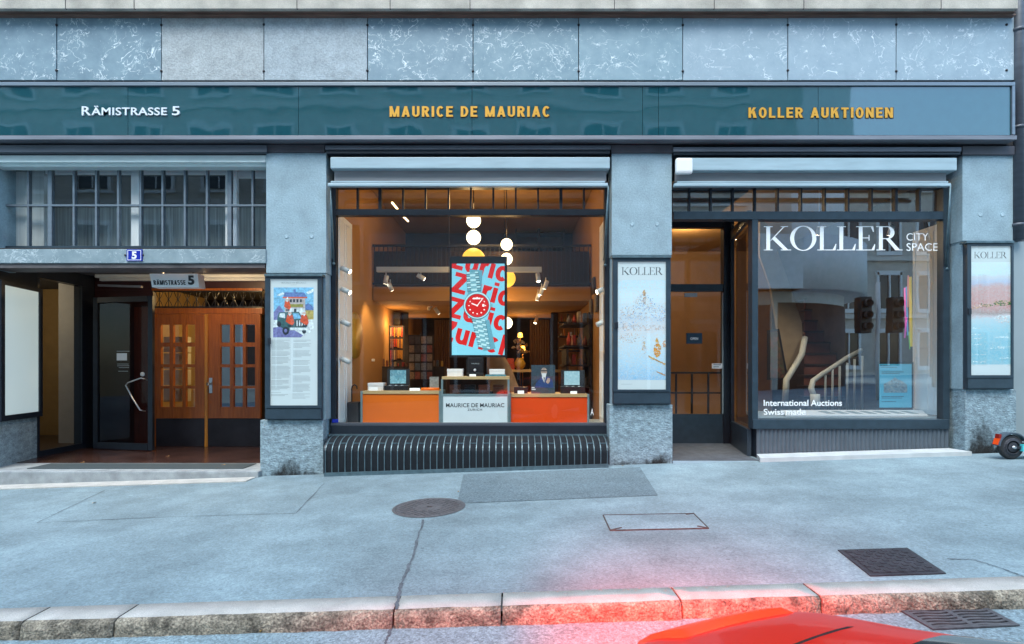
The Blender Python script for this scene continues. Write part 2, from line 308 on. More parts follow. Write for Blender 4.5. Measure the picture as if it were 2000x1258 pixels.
# ------------------------------------------------------------------ mesh builder
ORG = {}
class MB:
    def __init__(s): s.bm = bmesh.new()
    def _mi(s, faces, mi, smooth=False):
        for f in faces: f.material_index = mi; f.smooth = smooth
    def box(s, x0, x1, y0, y1, z0, z1, mi=0, bev=0):
        r = bmesh.ops.create_cube(s.bm, size=1, matrix=Matrix.Translation(((x0+x1)/2, (y0+y1)/2, (z0+z1)/2)) @ Matrix.Diagonal((abs(x1-x0), abs(y1-y0), abs(z1-z0), 1)))
        vs = r['verts']; fs = {f for v in vs for f in v.link_faces}
        s._mi(fs, mi)
        if bev:
            es = list({e for v in vs for e in v.link_edges})
            bb = bmesh.ops.bevel(s.bm, geom=es, offset=bev, segments=2, affect='EDGES', profile=.6)
            s._mi(bb['faces'], mi)
        return s
    def pbox(s, px0, px1, py0, py1, yf, yb, mi=0, bev=0):
        """box whose front face (at depth yf) covers this rectangle of the photograph"""
        return s.box(PX(px0, yf), PX(px1, yf), yf, yb, PZ(py1, yf), PZ(py0, yf), mi, bev)
    def prism(s, pts, vec, mi=0):
        vec = Vector(vec); a = [s.bm.verts.new(p) for p in pts]; b = [s.bm.verts.new(Vector(p) + vec) for p in pts]
        n = len(a); fs = [s.bm.faces.new(a), s.bm.faces.new(b[::-1])]
        for i in range(n): fs.append(s.bm.faces.new((a[i], b[i], b[(i+1) % n], a[(i+1) % n])))
        s._mi(fs, mi); return s
    def face(s, pts, mi=0):
        f = s.bm.faces.new([s.bm.verts.new(p) for p in pts]); f.material_index = mi; return s
    def prect(s, px0, px1, py0, py1, y, mi=0):
        return s.face([P(px0, py1, y), P(px1, py1, y), P(px1, py0, y), P(px0, py0, y)], mi)
    def ppoly(s, pts, y, mi=0, th=0):
        q = [P(a, b, y) for a, b in pts]
        return s.prism(q, (0, th, 0), mi) if th else s.face(q, mi)
    def tube(s, pts, r, seg=8, mi=0, cap=True):
        pts = [Vector(p) for p in pts]; rings = []
        rr = r if isinstance(r, (list, tuple)) else [r] * len(pts)
        up = None
        for i, p in enumerate(pts):
            t = (pts[min(i+1, len(pts)-1)] - pts[max(i-1, 0)]).normalized()
            if up is None: up = Vector((0, 0, 1)) if abs(t.z) < .9 else Vector((1, 0, 0))
            u = t.cross(up); u = u.normalized() if u.length > 1e-6 else t.orthogonal().normalized(); w = u.cross(t).normalized(); up = w
            rings.append([s.bm.verts.new(p + (u * math.cos(2*math.pi*k/seg) + w * math.sin(2*math.pi*k/seg)) * rr[i]) for k in range(seg)])
        for i in range(len(rings)-1):
            for k in range(seg):
                f = s.bm.faces.new((rings[i][k], rings[i][(k+1) % seg], rings[i+1][(k+1) % seg], rings[i+1][k])); f.material_index = mi; f.smooth = True
        if cap:
            for rg in (rings[0], rings[-1][::-1]): f = s.bm.faces.new(rg); f.material_index = mi
        return s
    def bar(s, a, b, w, h, mi=0):
        """rectangular bar from a to b, w across and h deep"""
        a, b = Vector(a), Vector(b); t = (b - a).normalized()
        ref = Vector((0, 1, 0)) if abs(t.y) < .9 else Vector((0, 0, 1))
        u = t.cross(ref).normalized() * w / 2; v = t.cross(u).normalized() * h / 2
        return s.prism([a+u+v, a-u+v, a-u-v, a+u-v], b - a, mi)
    def lathe(s, prof, c, axis='Z', seg=32, mi=0, smooth=True):
        c = Vector(c); rings = []
        for r, h in prof:
            ring = []
            for k in range(seg):
                a = 2*math.pi*k/seg; x, y = r*math.cos(a), r*math.sin(a)
                v = {'Z': (x, y, h), 'Y': (x, h, y), 'X': (h, x, y)}[axis]
                ring.append(s.bm.verts.new(c + Vector(v)))
            rings.append(ring)
        for i in range(len(rings)-1):
            for k in range(seg):
                f = s.bm.faces.new((rings[i][k], rings[i][(k+1) % seg], rings[i+1][(k+1) % seg], rings[i+1][k])); f.material_index = mi; f.smooth = smooth
        for rg in (rings[0], rings[-1]):
            f = s.bm.faces.new(rg); f.material_index = mi
        return s
    def ball(s, c, r, mi=0, seg=24, sc=(1, 1, 1)):
        q = bmesh.ops.create_uvsphere(s.bm, u_segments=seg, v_segments=seg//2, radius=r, matrix=Matrix.Translation(c) @ Matrix.Diagonal((*sc, 1)))
        s._mi({f for v in q['verts'] for f in v.link_faces}, mi, True); return s
    def poly_mesh(s, verts, faces, fn, mi=0, smooth=False):
        vs = [s.bm.verts.new(fn(v)) for v in verts]
        for f in faces:
            try: q = s.bm.faces.new([vs[i] for i in f]); q.material_index = mi; q.smooth = smooth
            except ValueError: pass
        return s
    def text(s, body, x0, x1, z0, z1, y, mi=0, bold=0, sp=1.0, th=0, slant=0):
        v, f = text_geo(body, bold, sp, th)
        ax = [q[0] for q in v]; az_ = [q[1] for q in v]; xa, xb, za, zb = min(ax), max(ax), min(az_), max(az_)
        def fn(q):
            u = (q[0]-xa)/(xb-xa); w = (q[1]-za)/(zb-za)
            return Vector((x0 + u*(x1-x0) + slant*w, y - q[2], z0 + w*(z1-z0)))
        return s.poly_mesh(v, f, fn, mi)
    def ptext(s, body, px0, px1, py0, py1, y, **k):
        return s.text(body, PX(px0, y), PX(px1, y), PZ(py1, y), PZ(py0, y), y, **k)
    def clip(s, co, no):
        bmesh.ops.bisect_plane(s.bm, geom=s.bm.verts[:] + s.bm.edges[:] + s.bm.faces[:], plane_co=co, plane_no=no, clear_outer=True); return s
    def build(s, name, mats, parent=None, label=None, cat=None, group=None, kind=None, normals=True):
        if normals: bmesh.ops.recalc_face_normals(s.bm, faces=s.bm.faces[:])
        if parent is not None: org = ORG[parent]
        else:
            xs = [v.co for v in s.bm.verts]
            org = Vector((sum(v.x for v in xs)/len(xs), sum(v.y for v in xs)/len(xs), min(v.z for v in xs))) if kind != 'structure' else Vector((0, 0, 0))
        for v in s.bm.verts: v.co -= org
        me = bpy.data.meshes.new(name); s.bm.to_mesh(me); s.bm.free()
        for m in (mats if isinstance(mats, (list, tuple)) else [mats]): me.materials.append(M[m] if isinstance(m, str) else m)
        o = bpy.data.objects.new(name, me); COL.objects.link(o)
        if parent is not None: o.parent = parent
        else: o.location = org
        ORG[o] = org
        tag(o, label, cat, group, kind); return o
def tag(o, label=None, cat=None, group=None, kind=None):
    if label: o['label'] = label
    if cat: o['category'] = cat
    if group: o['group'] = group
    if kind: o['kind'] = kind
def thing(name, loc, label, cat, group=None):
    o = bpy.data.objects.new(name, None); COL.objects.link(o); o.location = loc; o.empty_display_size = .1
    ORG[o] = Vector(loc); tag(o, label, cat, group); return o
def copy_tree(o, parent=None):
    c = o.copy(); COL.objects.link(c); c.parent = parent; ORG[c] = ORG[o]
    for ch in list(o.children): copy_tree(ch, c)
    return c
_TG = {}
def text_geo(body, bold=0, sp=1.0, th=0):
    k = (body, bold, sp, th)
    if k in _TG: return _TG[k]
    cu = bpy.data.curves.new('letters', 'FONT'); cu.body = body; cu.offset = bold; cu.space_character = sp; cu.extrude = 0; cu.resolution_u = 4
    ob = bpy.data.objects.new('letters', cu); COL.objects.link(ob)
    dg = bpy.context.evaluated_depsgraph_get(); me = bpy.data.meshes.new_from_object(ob.evaluated_get(dg))
    bm = bmesh.new(); bm.from_mesh(me); bmesh.ops.remove_doubles(bm, verts=bm.verts[:], dist=1e-5)
    if th:
        r = bmesh.ops.extrude_face_region(bm, geom=bm.faces[:])
        for e in r['geom']:
            if isinstance(e, bmesh.types.BMVert): e.co.z += th
    bm.verts.index_update()
    g = ([tuple(v.co) for v in bm.verts], [tuple(v.index for v in f.verts) for f in bm.faces])
    bm.free(); bpy.data.objects.remove(ob); bpy.data.curves.remove(cu); bpy.data.meshes.remove(me)
    _TG[k] = g; return g

# serif capitals drawn stroke by stroke, unit height; each returns (list of polygons, advance)
def serif(ch, w=.135, h=.032):
    def stem(x): return [[(x, 0), (x+w, 0), (x+w, 1), (x, 1)]]
    def ser(x, z, e=.09): return [[(x-e, z), (x+w+e, z), (x+w+e, z+h), (x-e, z+h)]]
    def ring(cx, cz, ro, zo, ri, zi, a0=0, a1=360, n=48):
        out = []
        for i in range(n):
            a, b = R(a0+(a1-a0)*i/n), R(a0+(a1-a0)*(i+1)/n)
            out.append([(cx+ro*math.cos(a), cz+zo*math.sin(a)), (cx+ro*math.cos(b), cz+zo*math.sin(b)), (cx+ri*math.cos(b), cz+zi*math.sin(b)), (cx+ri*math.cos(a), cz+zi*math.sin(a))])
        return out
    if ch == 'L':
        return stem(.1) + ser(.1, 1-h) + [[(.01, 0), (.62, 0), (.62, h), (.01, h)], [(.60, 0), (.645, 0), (.675, .27), (.65, .27), (.55, h), (.5, h)]], .68
    if ch == 'E':
        return stem(.1) + [[(.01, 0), (.62, 0), (.62, h), (.01, h)], [(.60, 0), (.645, 0), (.675, .26), (.65, .26), (.55, h), (.5, h)],
            [(.01, 1-h), (.58, 1-h), (.58, 1), (.01, 1)], [(.58, 1), (.60, 1), (.625, .77), (.60, .77), (.52, 1-h), (.48, 1-h)],
            [(.235, .50), (.46, .50), (.46, .50+h), (.235, .50+h)], [(.445, .40), (.47, .40), (.47, .64), (.445, .64)]], .70
    if ch == 'O':
        return ring(.47, .5, .46, .52, .315, .487), .95
    if ch == 'K':
        return stem(.1) + ser(.1, 0) + ser(.1, 1-h) + [[(.235, .40), (.27, .40), (.73, .97), (.68, .97)], [(.30, .475), (.395, .585), (.86, .03), (.69, .03)],
            [(.60, 1-h), (.86, 1-h), (.86, 1), (.60, 1)], [(.60, 0), (.97, 0), (.97, h), (.60, h)]], .92
    if ch == 'R':
        return stem(.1) + ser(.1, 0) + ser(.1, 1-h) + ring(.40, .735, .245, .265, .10, .233, -90, 90, 24) + [[(.235, 1-h), (.40, 1-h), (.40, 1), (.235, 1)],
            [(.235, .47), (.40, .47), (.40, .47+h), (.235, .47+h)], [(.34, .485), (.49, .485), (.83, .03), (.66, .03)], [(.66, 0), (.93, 0), (.93, h), (.66, h)]], .88
def serif_word(mb, word, x0, x1, z0, z1, y, mi=0, th=.0, w=.135, h=.032):
    glyphs = [serif(c, w, h) for c in word]; total = sum(g[1] for g in glyphs) - .02
    sx, sz = (x1-x0)/total, z1-z0; cur = 0; k = 0
    for polys, adv in glyphs:
        for poly in polys:
            k += 1; yy = y - .00008*(k % 9)
            pts = [Vector((x0+(cur+a)*sx, yy, z0+b*sz)) for a, b in poly]
            mb.face(pts, mi)
        cur += adv
    return mb

# bold grotesque letters drawn stroke by stroke, capital height 1; w scales the width, t is the stroke
def sans(ch, w=.62, t=.19):
    W = w; h = t * .88
    def rect(a, b, c, d): return [(a, c), (b, c), (b, d), (a, d)]
    def ring(cx, cz, rx, rz, a0, a1, n=28):
        o = []
        for i in range(n):
            a, b = R(a0+(a1-a0)*i/n), R(a0+(a1-a0)*(i+1)/n)
            o.append([(cx+rx*math.cos(a), cz+rz*math.sin(a)), (cx+rx*math.cos(b), cz+rz*math.sin(b)), (cx+(rx-t)*math.cos(b), cz+(rz-h)*math.sin(b)), (cx+(rx-t)*math.cos(a), cz+(rz-h)*math.sin(a))])
        return o
    c = W/2
    if ch == 'I': return [rect(0, t, 0, 1)], t
    if ch == 'L': return [rect(0, t, 0, 1), rect(t, W*.88, 0, h)], W*.88
    if ch == 'E': return [rect(0, t, 0, 1), rect(t, W*.9, 0, h), rect(t, W*.9, 1-h, 1), rect(t, W*.82, .5-h/2, .5+h/2)], W*.9
    if ch == 'T': return [rect(c-t/2, c+t/2, 0, 1-h), rect(0, W, 1-h, 1)], W
    if ch == 'N': return [rect(0, t, 0, 1), rect(W*1.08-t, W*1.08, 0, 1), [(0, 1), (t, 1), (W*1.08, 0), (W*1.08-t, 0)]], W*1.08
    if ch == 'M': 
        W = W*1.32; return [rect(0, t, 0, 1), rect(W-t, W, 0, 1), [(0, 1), (t, 1), (W/2+t*.42, 0), (W/2-t*.42, 0)], [(W-t, 1), (W, 1), (W/2+t*.42, 0), (W/2-t*.42, 0)]], W
    if ch in 'A\u00c4':
        W = W*1.12; p = [[(0, 0), (t*1.02, 0), (W/2+t*.5, 1), (W/2-t*.5, 1)], [(W, 0), (W-t*1.02, 0), (W/2-t*.5, 1), (W/2+t*.5, 1)], rect(W*.2, W*.8, .2, .2+h)]
        if ch != 'A': p += [rect(W/2-t*1.0, W/2-t*.25, 1.07, 1.2), rect(W/2+t*.25, W/2+t*1.0, 1.07, 1.2)]
        return p, W
    if ch == 'K': return [rect(0, t, 0, 1), [(t, .34), (t, .62), (W*1.04-t*1.2, 1), (W*1.04, 1)], [(t*1.5, .5), (t*2.4, .72), (W*1.1, 0), (W*1.1-t*1.25, 0)]], W*1.1
    if ch == 'U': return [rect(0, t, c, 1), rect(W-t, W, c, 1)] + ring(c, c, c, c, 180, 360), W
    if ch == 'O': return ring(c*1.06, .5, c*1.06, .52, 0, 360, 44), W*1.06
    if ch == 'C': return ring(c*1.04, .5, c*1.04, .52, 42, 318, 40), W
    if ch == 'D': return [rect(0, t, 0, 1), rect(t, W*.42, 1-h, 1), rect(t, W*.42, 0, h)] + ring(W*.42, .5, W*.6, .5, -90, 90), W*1.02
    if ch == 'R': return [rect(0, t, 0, 1), rect(t, W*.5, 1-h, 1), rect(t, W*.5, .42, .42+h)] + ring(W*.5, .71, W*.48, .29, -90, 90) + [[(W*.36, .44), (W*.36+t*1.05, .44), (W*1.04, 0), (W*1.04-t*1.15, 0)]], W*1.02
    if ch == 'S': return ring(c, .74, c, .28, 25, 270) + ring(c, .28, c, .30, 90, -155), W
    if ch == 'Z': return [rect(0, W, 0, h), rect(0, W, 1-h, 1), [(0, h*.95), (t*1.35, h*.95), (W, 1-h*.95), (W-t*1.35, 1-h*.95)]], W
    x = .74
    if ch == 'u': return [rect(0, t, .3, x), rect(W*.92-t, W*.92, 0, x)] + ring(W*.46, .32, W*.46, .335, 180, 360), W*.92
    if ch == 'r': return [rect(0, t, 0, x)] + ring(W*.50, .40, W*.50, .345, 72, 180, 16), W*.60
    if ch == 'i': return [rect(0, t, 0, x), rect(0, t, .84, 1)], t
    if ch == 'c': return ring(W*.47, x/2, W*.47, x/2+.015, 45, 315, 36), W*.90
    if ch == 'h': return [rect(0, t, 0, 1), rect(W*.92-t, W*.92, 0, .4)] + ring(W*.46, .42, W*.46, .335, 0, 180), W*.92
    return [], W*.45
def sans_word(mb, word, fn, w=.62, t=.19, gap=.16, th=0, mi=0, y=0):
    """fn maps (u along the line in cap heights, v) to a point; returns nothing"""
    cur = 0; k = 0
    for chh in word:
        polys, adv = sans(chh, w, t)
        for poly in polys:
            k += 1; off = Vector((0, -.00006*(k % 11), 0)); q = [fn(cur+a, b) + off for a, b in poly]
            mb.prism(q, (0, th, 0), mi) if th else mb.face(q, mi)
        cur += adv + gap
    return mb
def sans_len(word, w=.62, t=.19, gap=.16): return sum(sans(c, w, t)[1] + gap for c in word) - gap
def psans(mb, word, px0, px1, py0, py1, y, slant=0, **k):
    kk = {a: b for a, b in k.items() if a in ('w', 't', 'gap')}; L = sans_len(word, **kk)
    x0, x1, z0, z1 = PX(px0, y), PX(px1, y), PZ(py1, y), PZ(py0, y)
    return sans_word(mb, word, lambda u, v: Vector((x0 + (x1-x0)*u/L + slant*v, y, z0 + (z1-z0)*v)), **k)

# ------------------------------------------------------------------ ground
def sheet(name, x0, x1, ys, drop, m, lift=0):
    mb = MB(); xs = [x0 + (x1-x0)*i/24 for i in range(25)]
    for i in range(24):
        for j in range(len(ys)-1):
            mb.face([(xs[i], ys[j], gz(xs[i])-drop+lift), (xs[i+1], ys[j], gz(xs[i+1])-drop+lift), (xs[i+1], ys[j+1], gz(xs[i+1])-drop+lift), (xs[i], ys[j+1], gz(xs[i])-drop+lift)])
    return mb.build(name, m, kind='structure')
KB, KF = -3.545, -3.733                 # back and front edge of the kerb
sheet('pavement', -30, 30, [KB, -1.5, .3], 0, 'pavement')
sheet('road', -60, 60, [-60, -12, KF - .004, KF + .10], ROAD_DROP, 'road')
# kerb: a row of granite stones laid end to end, one structure
kx = [-12, -9.3, -6.4, -4.3, -2.571, -2.079, -.62, -.054, .889, 1.62, 3.9, 6.5, 9, 12]
mb = MB()
for a, b in zip(kx[:-1], kx[1:]):
    a2, b2 = a + .005, b - .005
    n = max(2, int((b2 - a2) / .08)); prof = None; rows = []
    jit = random.uniform(-.006, .006)
    for i in range(n+1):
        x = a2 + (b2-a2)*i/n; g = gz(x); w = lambda s: random.uniform(-s, s)
        rows.append([mb.bm.verts.new(q) for q in ((x, KB, g-.03), (x, KB, g+.003), (x, KF+.032+w(.004), g+.003+w(.001)), (x, KF+.012+w(.004)+jit, g-.010+w(.003)), (x, KF+.004+w(.008)+jit, g-.045+w(.01)), (x, KF+w(.006)+jit, g-ROAD_DROP-.02))])
    for i in range(n):
        for k in range(5):
            f = mb.bm.faces.new((rows[i][k], rows[i][k+1], rows[i+1][k+1], rows[i+1][k])); f.material_index = 0 if k < 2 else 1; f.smooth = k >= 1
    for r_ in (rows[0], rows[-1]): f = mb.bm.faces.new(r_); f.material_index = 1
mb.build('kerb', ['kerb', 'kerb_face'], kind='structure')
sheet('kerb_bed', -12, 12, [KF+.02, KB], .02, 'crack')
# joints and cracks in the asphalt
def crack(mb, pts, w, drop=0, lift=.0045, jit=2.0, close=False, n=10):
    full = []
    for (a, b) in zip(pts[:-1], pts[1:]):
        for i in range(n): t = i/n; full.append((a[0]+(b[0]-a[0])*t + (random.uniform(-jit, jit) if i else 0), a[1]+(b[1]-a[1])*t + (random.uniform(-jit, jit)*.35 if i else 0)))
    full.append(pts[-1]); q = [on_ground(x, y, drop, lift) for x, y in full]
    for p0, p1 in zip(q[:-1], q[1:]):
        t = (p1 - p0); t.z = 0; s = Vector((-t.y, t.x, 0)).normalized() * w * random.uniform(.25, .75)
        up = Vector((0, 0, 1)); mb.face([p0 - s, p1 - s, p1 + s, p0 + s])
mb = MB()
crack(mb, [(826, 1016), (806, 1090), (784, 1140), (774, 1192)], .016, n=9)
crack(mb, [(205, 958), (72, 1022), (330, 1010), (578, 1003), (634, 944)], .007, jit=1)
crack(mb, [(120, 963), (205, 962)], .006, jit=1)
crack(mb, [(1850, 1092), (1903, 1094), (1960, 1112), (1999, 1128)], .008)
mb.build('pavement_cracks', 'crack', kind='structure')
mb = MB(); crack(mb, [(764, 1230), (752, 1258), (744, 1290)], .012, drop=ROAD_DROP); mb.build('road_cracks', 'crack', kind='structure')
mb = MB(); mb.face([on_ground(*p, 0, .004) for p in ((893, 984), (1285, 968), (1250, 913), (905, 927))]); mb.build('asphalt_patch', 'patch', kind='structure')

# ------------------------------------------------------------------ covers and drain in the ground
def slope(v):                             # a point given flat on the pavement -> on the slope
    return Vector((v[0], v[1], gz(v[0]) + v[2]))
c = on_ground(838, 991)
t = thing('manhole_cover', (c.x, c.y, gz(c.x)), 'round cast iron manhole cover in the pavement beside the dark asphalt patch', 'manhole cover')
rad = (on_ground(908, 991) - on_ground(770, 991)).length / 2
mb = MB()
for k in range(48):
    a, b = 2*math.pi*k/48, 2*math.pi*(k+1)/48
    for r0, r1, z0, z1 in ((rad, rad-.028, .004, .008), (rad-.028, rad-.036, .008, .003)):
        mb.face([slope((c.x+r0*math.cos(a), c.y+r0*math.sin(a), z0)), slope((c.x+r0*math.cos(b), c.y+r0*math.sin(b), z0)), slope((c.x+r1*math.cos(b), c.y+r1*math.sin(b), z1)), slope((c.x+r1*math.cos(a), c.y+r1*math.sin(a), z1))])
mb.build('ring_frame', 'iron', t)
mb = MB(); rr = rad - .036
mb.face([slope((c.x+rr*math.cos(2*math.pi*k/48), c.y+rr*math.sin(2*math.pi*k/48), .005)) for k in range(48)])
st = .026
for i in range(-16, 17):
    for j in range(-16, 17):
        x, y = i*st, j*st
        d = math.hypot(x, y)
        if d < rr-.02 and d > rr*.42 and (i + j) % 2 == 0:
            q = [slope((c.x+x+dx*.015, c.y+y+dy*.015, .005)) for dx, dy in ((-.8, -.8), (.8, -.8), (.8, .8), (-.8, .8))]
            mb.prism(q, (0, 0, .004))
mb.build('lid', 'iron', t)
mb = MB(); mb.box(c.x-.02, c.x+.03, c.y-.012, c.y+.012, gz(c.x)+.0055, gz(c.x)+.0075); mb.build('lifting_slot', 'black', t)

t = thing('square_access_cover', on_ground(1281, 1020), 'asphalt filled access cover with thin rusty rim, flush in the pavement', 'access cover')
mb = MB(); q = [(1192, 1037), (1384, 1033), (1355, 1004), (1178, 1007)]
mb.face([on_ground(*p, 0, .0035) for p in q]); mb.build('filling', 'pavement', t)
mb = MB()
for (a, b, w) in ((q[0], q[1], .007), (q[1], q[2], .005), (q[2], q[3], .003), (q[3], q[0], .006)): mb.bar(on_ground(*a, 0, .004), on_ground(*b, 0, .004), .008, w*1.3)
for (p0, p1) in (((1192, 1037), (1214, 1032)), ((1384, 1033), (1362, 1029)), ((1355, 1004), (1340, 1006))): mb.bar(on_ground(*p0, 0, .0045), on_ground(*p1, 0, .0045), .01, .01)
mb.build('rim', 'rust', t)

q = [(1700, 1127), (1848, 1122), (1772, 1072), (1636, 1076)]
t = thing('square_manhole_cover', on_ground(1740, 1100), 'dark square iron manhole cover against the kerb at the right', 'manhole cover')
g = [on_ground(*p, 0, .004) for p in q]
mb = MB(); mb.prism(g, (0, 0, .004)); mb.build('iron_frame', 'iron_dark', t)
cc = sum(g, Vector()) / 4
mb = MB()
inn = [cc + (p - cc) * .86 + Vector((0, 0, .0045)) for p in g]; mb.prism(inn, (0, 0, .002))
U = (inn[1] - inn[0]); V = (inn[3] - inn[0])
for i in range(10):
    for j in range(9):
        if (i + j) % 2: continue
        o_ = inn[0] + U*(i+.12)/10 + V*(j+.12)/9 + Vector((0, 0, .002)); mb.prism([o_, o_+U*.076, o_+U*.076+V*.084, o_+V*.084], (0, 0, .003))
mb.build('lid', 'iron_dark', t)

q = [(1822, 1232), (1992, 1224), (1915, 1183), (1750, 1190)]
t = thing('drain_grate', on_ground(1870, 1208, ROAD_DROP), 'cast iron drain grate with wavy slots in the road below the kerb', 'drain grate')
g = [on_ground(*p, ROAD_DROP, .003) for p in q]; cc = sum(g, Vector())/4
mb = MB(); mb.face([p for p in g]); mb.build('sump', 'black', t)
mb = MB()
def q_at(u, v): return g[0]*(1-u)*(1-v) + g[1]*u*(1-v) + g[2]*u*v + g[3]*(1-u)*v + Vector((0, 0, .001))
for (u0, u1, v0, v1) in ((0, 1, 0, .07), (0, 1, .93, 1), (0, .06, .07, .93), (.94, 1, .07, .93), (.47, .53, .07, .86)):
    mb.prism([q_at(u0, v0), q_at(u1, v0), q_at(u1, v1), q_at(u0, v1)], (0, 0, .006))
mb.prism([q_at(.06, .80), q_at(.94, .80), q_at(.94, .86), q_at(.06, .86)], (0, 0, .006))
for u in (.34, .64): mb.prism([q_at(u, .86), q_at(u+.04, .86), q_at(u+.04, .93), q_at(u, .93)], (0, 0, .006))
mb.build('frame', 'iron', t)
mb = MB()
for ub in (.06, .53):
    for k in range(6):
        v0 = .07 + k*.125; n = 10
        for i in range(n):
            ua, ub2 = ub + .41*i/n, ub + .41*(i+1)/n
            wa, wb = .022*math.sin(i/n*2*math.pi), .022*math.sin((i+1)/n*2*math.pi)
            mb.prism([q_at(ua, v0+.0+wa), q_at(ub2, v0+.0+wb), q_at(ub2, v0+.068+wb), q_at(ua, v0+.068+wa)], (0, 0, .0055))
mb.build('bars', 'iron', t)

# ------------------------------------------------------------------ the building: shell
bl = thing('shop_building', (0, 0, 0), 'grey stone shop building with green glass fascia, wooden door and two shop windows', 'building')
XL, XR = -9.5, PX(1981)
def part(mb, name, m, parent=None, **k): return mb.build(name, m, parent or bl, **k)

mb = MB(); mb.box(XL, PX(1988, -.14), -.14, .6, PZ(16.5, -.14), 7.6)
mb.box(XL, PX(1986, -.14), -.10, .6, 7.6, 15); part(mb, 'cornice', 'cornice')
for px in (128, 262, 580, 762, 918, 1200, 1395, 1570, 1838): part(MB().box(PX(px, -.14)-.004, PX(px, -.14)+.004, -.1425, -.12, PZ(17, -.14), PZ(-20, -.14)), 'cornice_joint', 'joint')
mb = MB()
mb.box(XL, PX(1984, -.09), -.09, .3, PZ(23, -.09), PZ(16.5, -.14)-.002); mb.box(XL, PX(1984, -.06), -.06, .3, PZ(30, -.06), PZ(23, -.09)-.002)
part(mb, 'moulding', 'moulding')
mb = MB(); mb.box(XL, XR, .02, .5, PZ(160), PZ(28)); part(mb, 'backing_wall', 'joint')
joints = [-93, 112, 316, 516, 718, 924, 1130, 1333, 1538, 1749, 1980]
slabm = [SL[0], SL[1], 'slab_plain', 'slab_plain2', SL[2], SL[3], SL[4], SL[5], SL[6], SL[7]]
random.seed(3)
for i in range(10):
    a, b = joints[i], joints[i+1]
    mb = MB(); off = random.choice((0, .002, .004)); mb.box(PX(a)+.005, PX(b)-.005, -.012+off, .018, PZ(157.5), PZ(32), bev=.004)
    s = part(mb, 'cladding_slab', slabm[i])
    for py in (50, 139.5):
        bx = PX(b) if i < 9 else PX(1964)
        mb = MB(); mb.lathe([(.016, 0), (.016, -.008), (.009, -.016), (.0, -.018)], (bx, -.008+off, PZ(py + random.uniform(-1, 1))), 'Y', 12); part(mb, 'bolt', 'bolt', s)

# fascia sign
YF = -.10
fs = thing('fascia_sign', (0, YF, PZ(264, YF)), 'long dark green glass fascia with raised white and gold shop lettering', 'shop sign')
mb = MB(); mb.box(XL, PX(1976, YF), -.06, .016, PZ(268, YF), PZ(162, YF)); mb.build('back_box', 'joint', fs)
mb = MB(); mb.box(XL, PX(1980, YF), YF-.02, .015, PZ(167, YF-.02), PZ(160, YF-.02), bev=.004); mb.build('top_rail', 'alu', fs)
mb = MB(); mb.box(XL, PX(1981, YF), YF-.035, .015, PZ(272.5, YF-.035), PZ(264.5, YF-.035), bev=.004); mb.build('bottom_rail', 'alu_light', fs)
mb = MB(); mb.box(PX(1974.5, YF), PX(1980, YF), YF-.018, .014, PZ(264, YF), PZ(167.5, YF)); mb.build('end_rail', 'alu', fs)
def fascia_glass():
    m, nt, n, l, b = new_mat('green_back_painted_glass')
    b.inputs['Base Color'].default_value = (.020, .098, .118, 1); b.inputs['Roughness'].default_value = .03
    b.inputs['Specular IOR Level'].default_value = 1.0; b.inputs['IOR'].default_value = 1.6
    tc = n.new('ShaderNodeTexCoord'); nz = n.new('ShaderNodeTexNoise'); nz.inputs['Scale'].default_value = 1.1; nz.inputs['Detail'].default_value = 2
    l.new(tc.outputs['Object'], nz.inputs['Vector'])
    bp = n.new('ShaderNodeBump'); bp.inputs['Strength'].default_value = .12; bp.inputs['Distance'].default_value = .05
    l.new(nz.outputs[0], bp.inputs['Height']); l.new(bp.outputs[0], b.inputs['Normal'])
    n2 = n.new('ShaderNodeTexNoise'); n2.inputs['Scale'].default_value = 9; n2.inputs['Detail'].default_value = 8; l.new(tc.outputs['Object'], n2.inputs['Vector'])
    rp = n.new('ShaderNodeValToRGB'); l.new(n2.outputs[0], rp.inputs[0]); rp.color_ramp.elements[0].color = (.007, .058, .076, 1); rp.color_ramp.elements[1].color = (.012, .078, .098, 1)
    l.new(rp.outputs[0], b.inputs['Base Color'])
    return m
M['fascia'] = fascia_glass()
seams = [-420, -90, 250, 583, 922, 1255, 1286, 1598, 1974]
for a, b in zip(seams[:-1], seams[1:]):
    mb = MB(); mb.box(PX(a, YF)+.0025, PX(b, YF)-.0025, YF, -.062, PZ(264, YF), PZ(167.6, YF)); mb.build('glass_panel', 'fascia', fs)
YL = YF - .003
mb = MB()
mb.ptext('R', 161, 178, 208.5, 226, YL, bold=.012, th=.012); mb.ptext('ÄMISTRASSE', 180, 327, 207.5, 226, YL, bold=.012, sp=1.06, th=.012); mb.ptext('5', 337, 352, 208.5, 226, YL, bold=.012, th=.012)
mb.build('lettering', 'letter_white', fs)
for body, a, b in (('MAURICE DE MAURIAC', 761, 1074), ('KOLLER AUKTIONEN', 1462, 1744)):
    y0, y1 = (207.5, 228) if 'MAU' in body else (210, 230)
    words_ = body.split(' '); LT = sans_len(body, .62, .21, .20); cur = 0
    for wd in words_:
        Lw = sans_len(wd, .62, .21, .20); pa = a + (b-a)*cur/LT; pb = a + (b-a)*(cur+Lw)/LT; cur += Lw + .20 + .62*.45 + .20
        mb = MB(); psans(mb, wd, pa-.5, pb+1.4, y0-.3, y1+1.3, YL-.002, w=.62, t=.25, gap=.16, th=.004, mi=1); psans(mb, wd, pa, pb, y0, y1, YL-.008, w=.62, t=.21, gap=.20, th=.005, mi=0)
        mb.build('lettering', ['gold', 'gold_side'], fs)

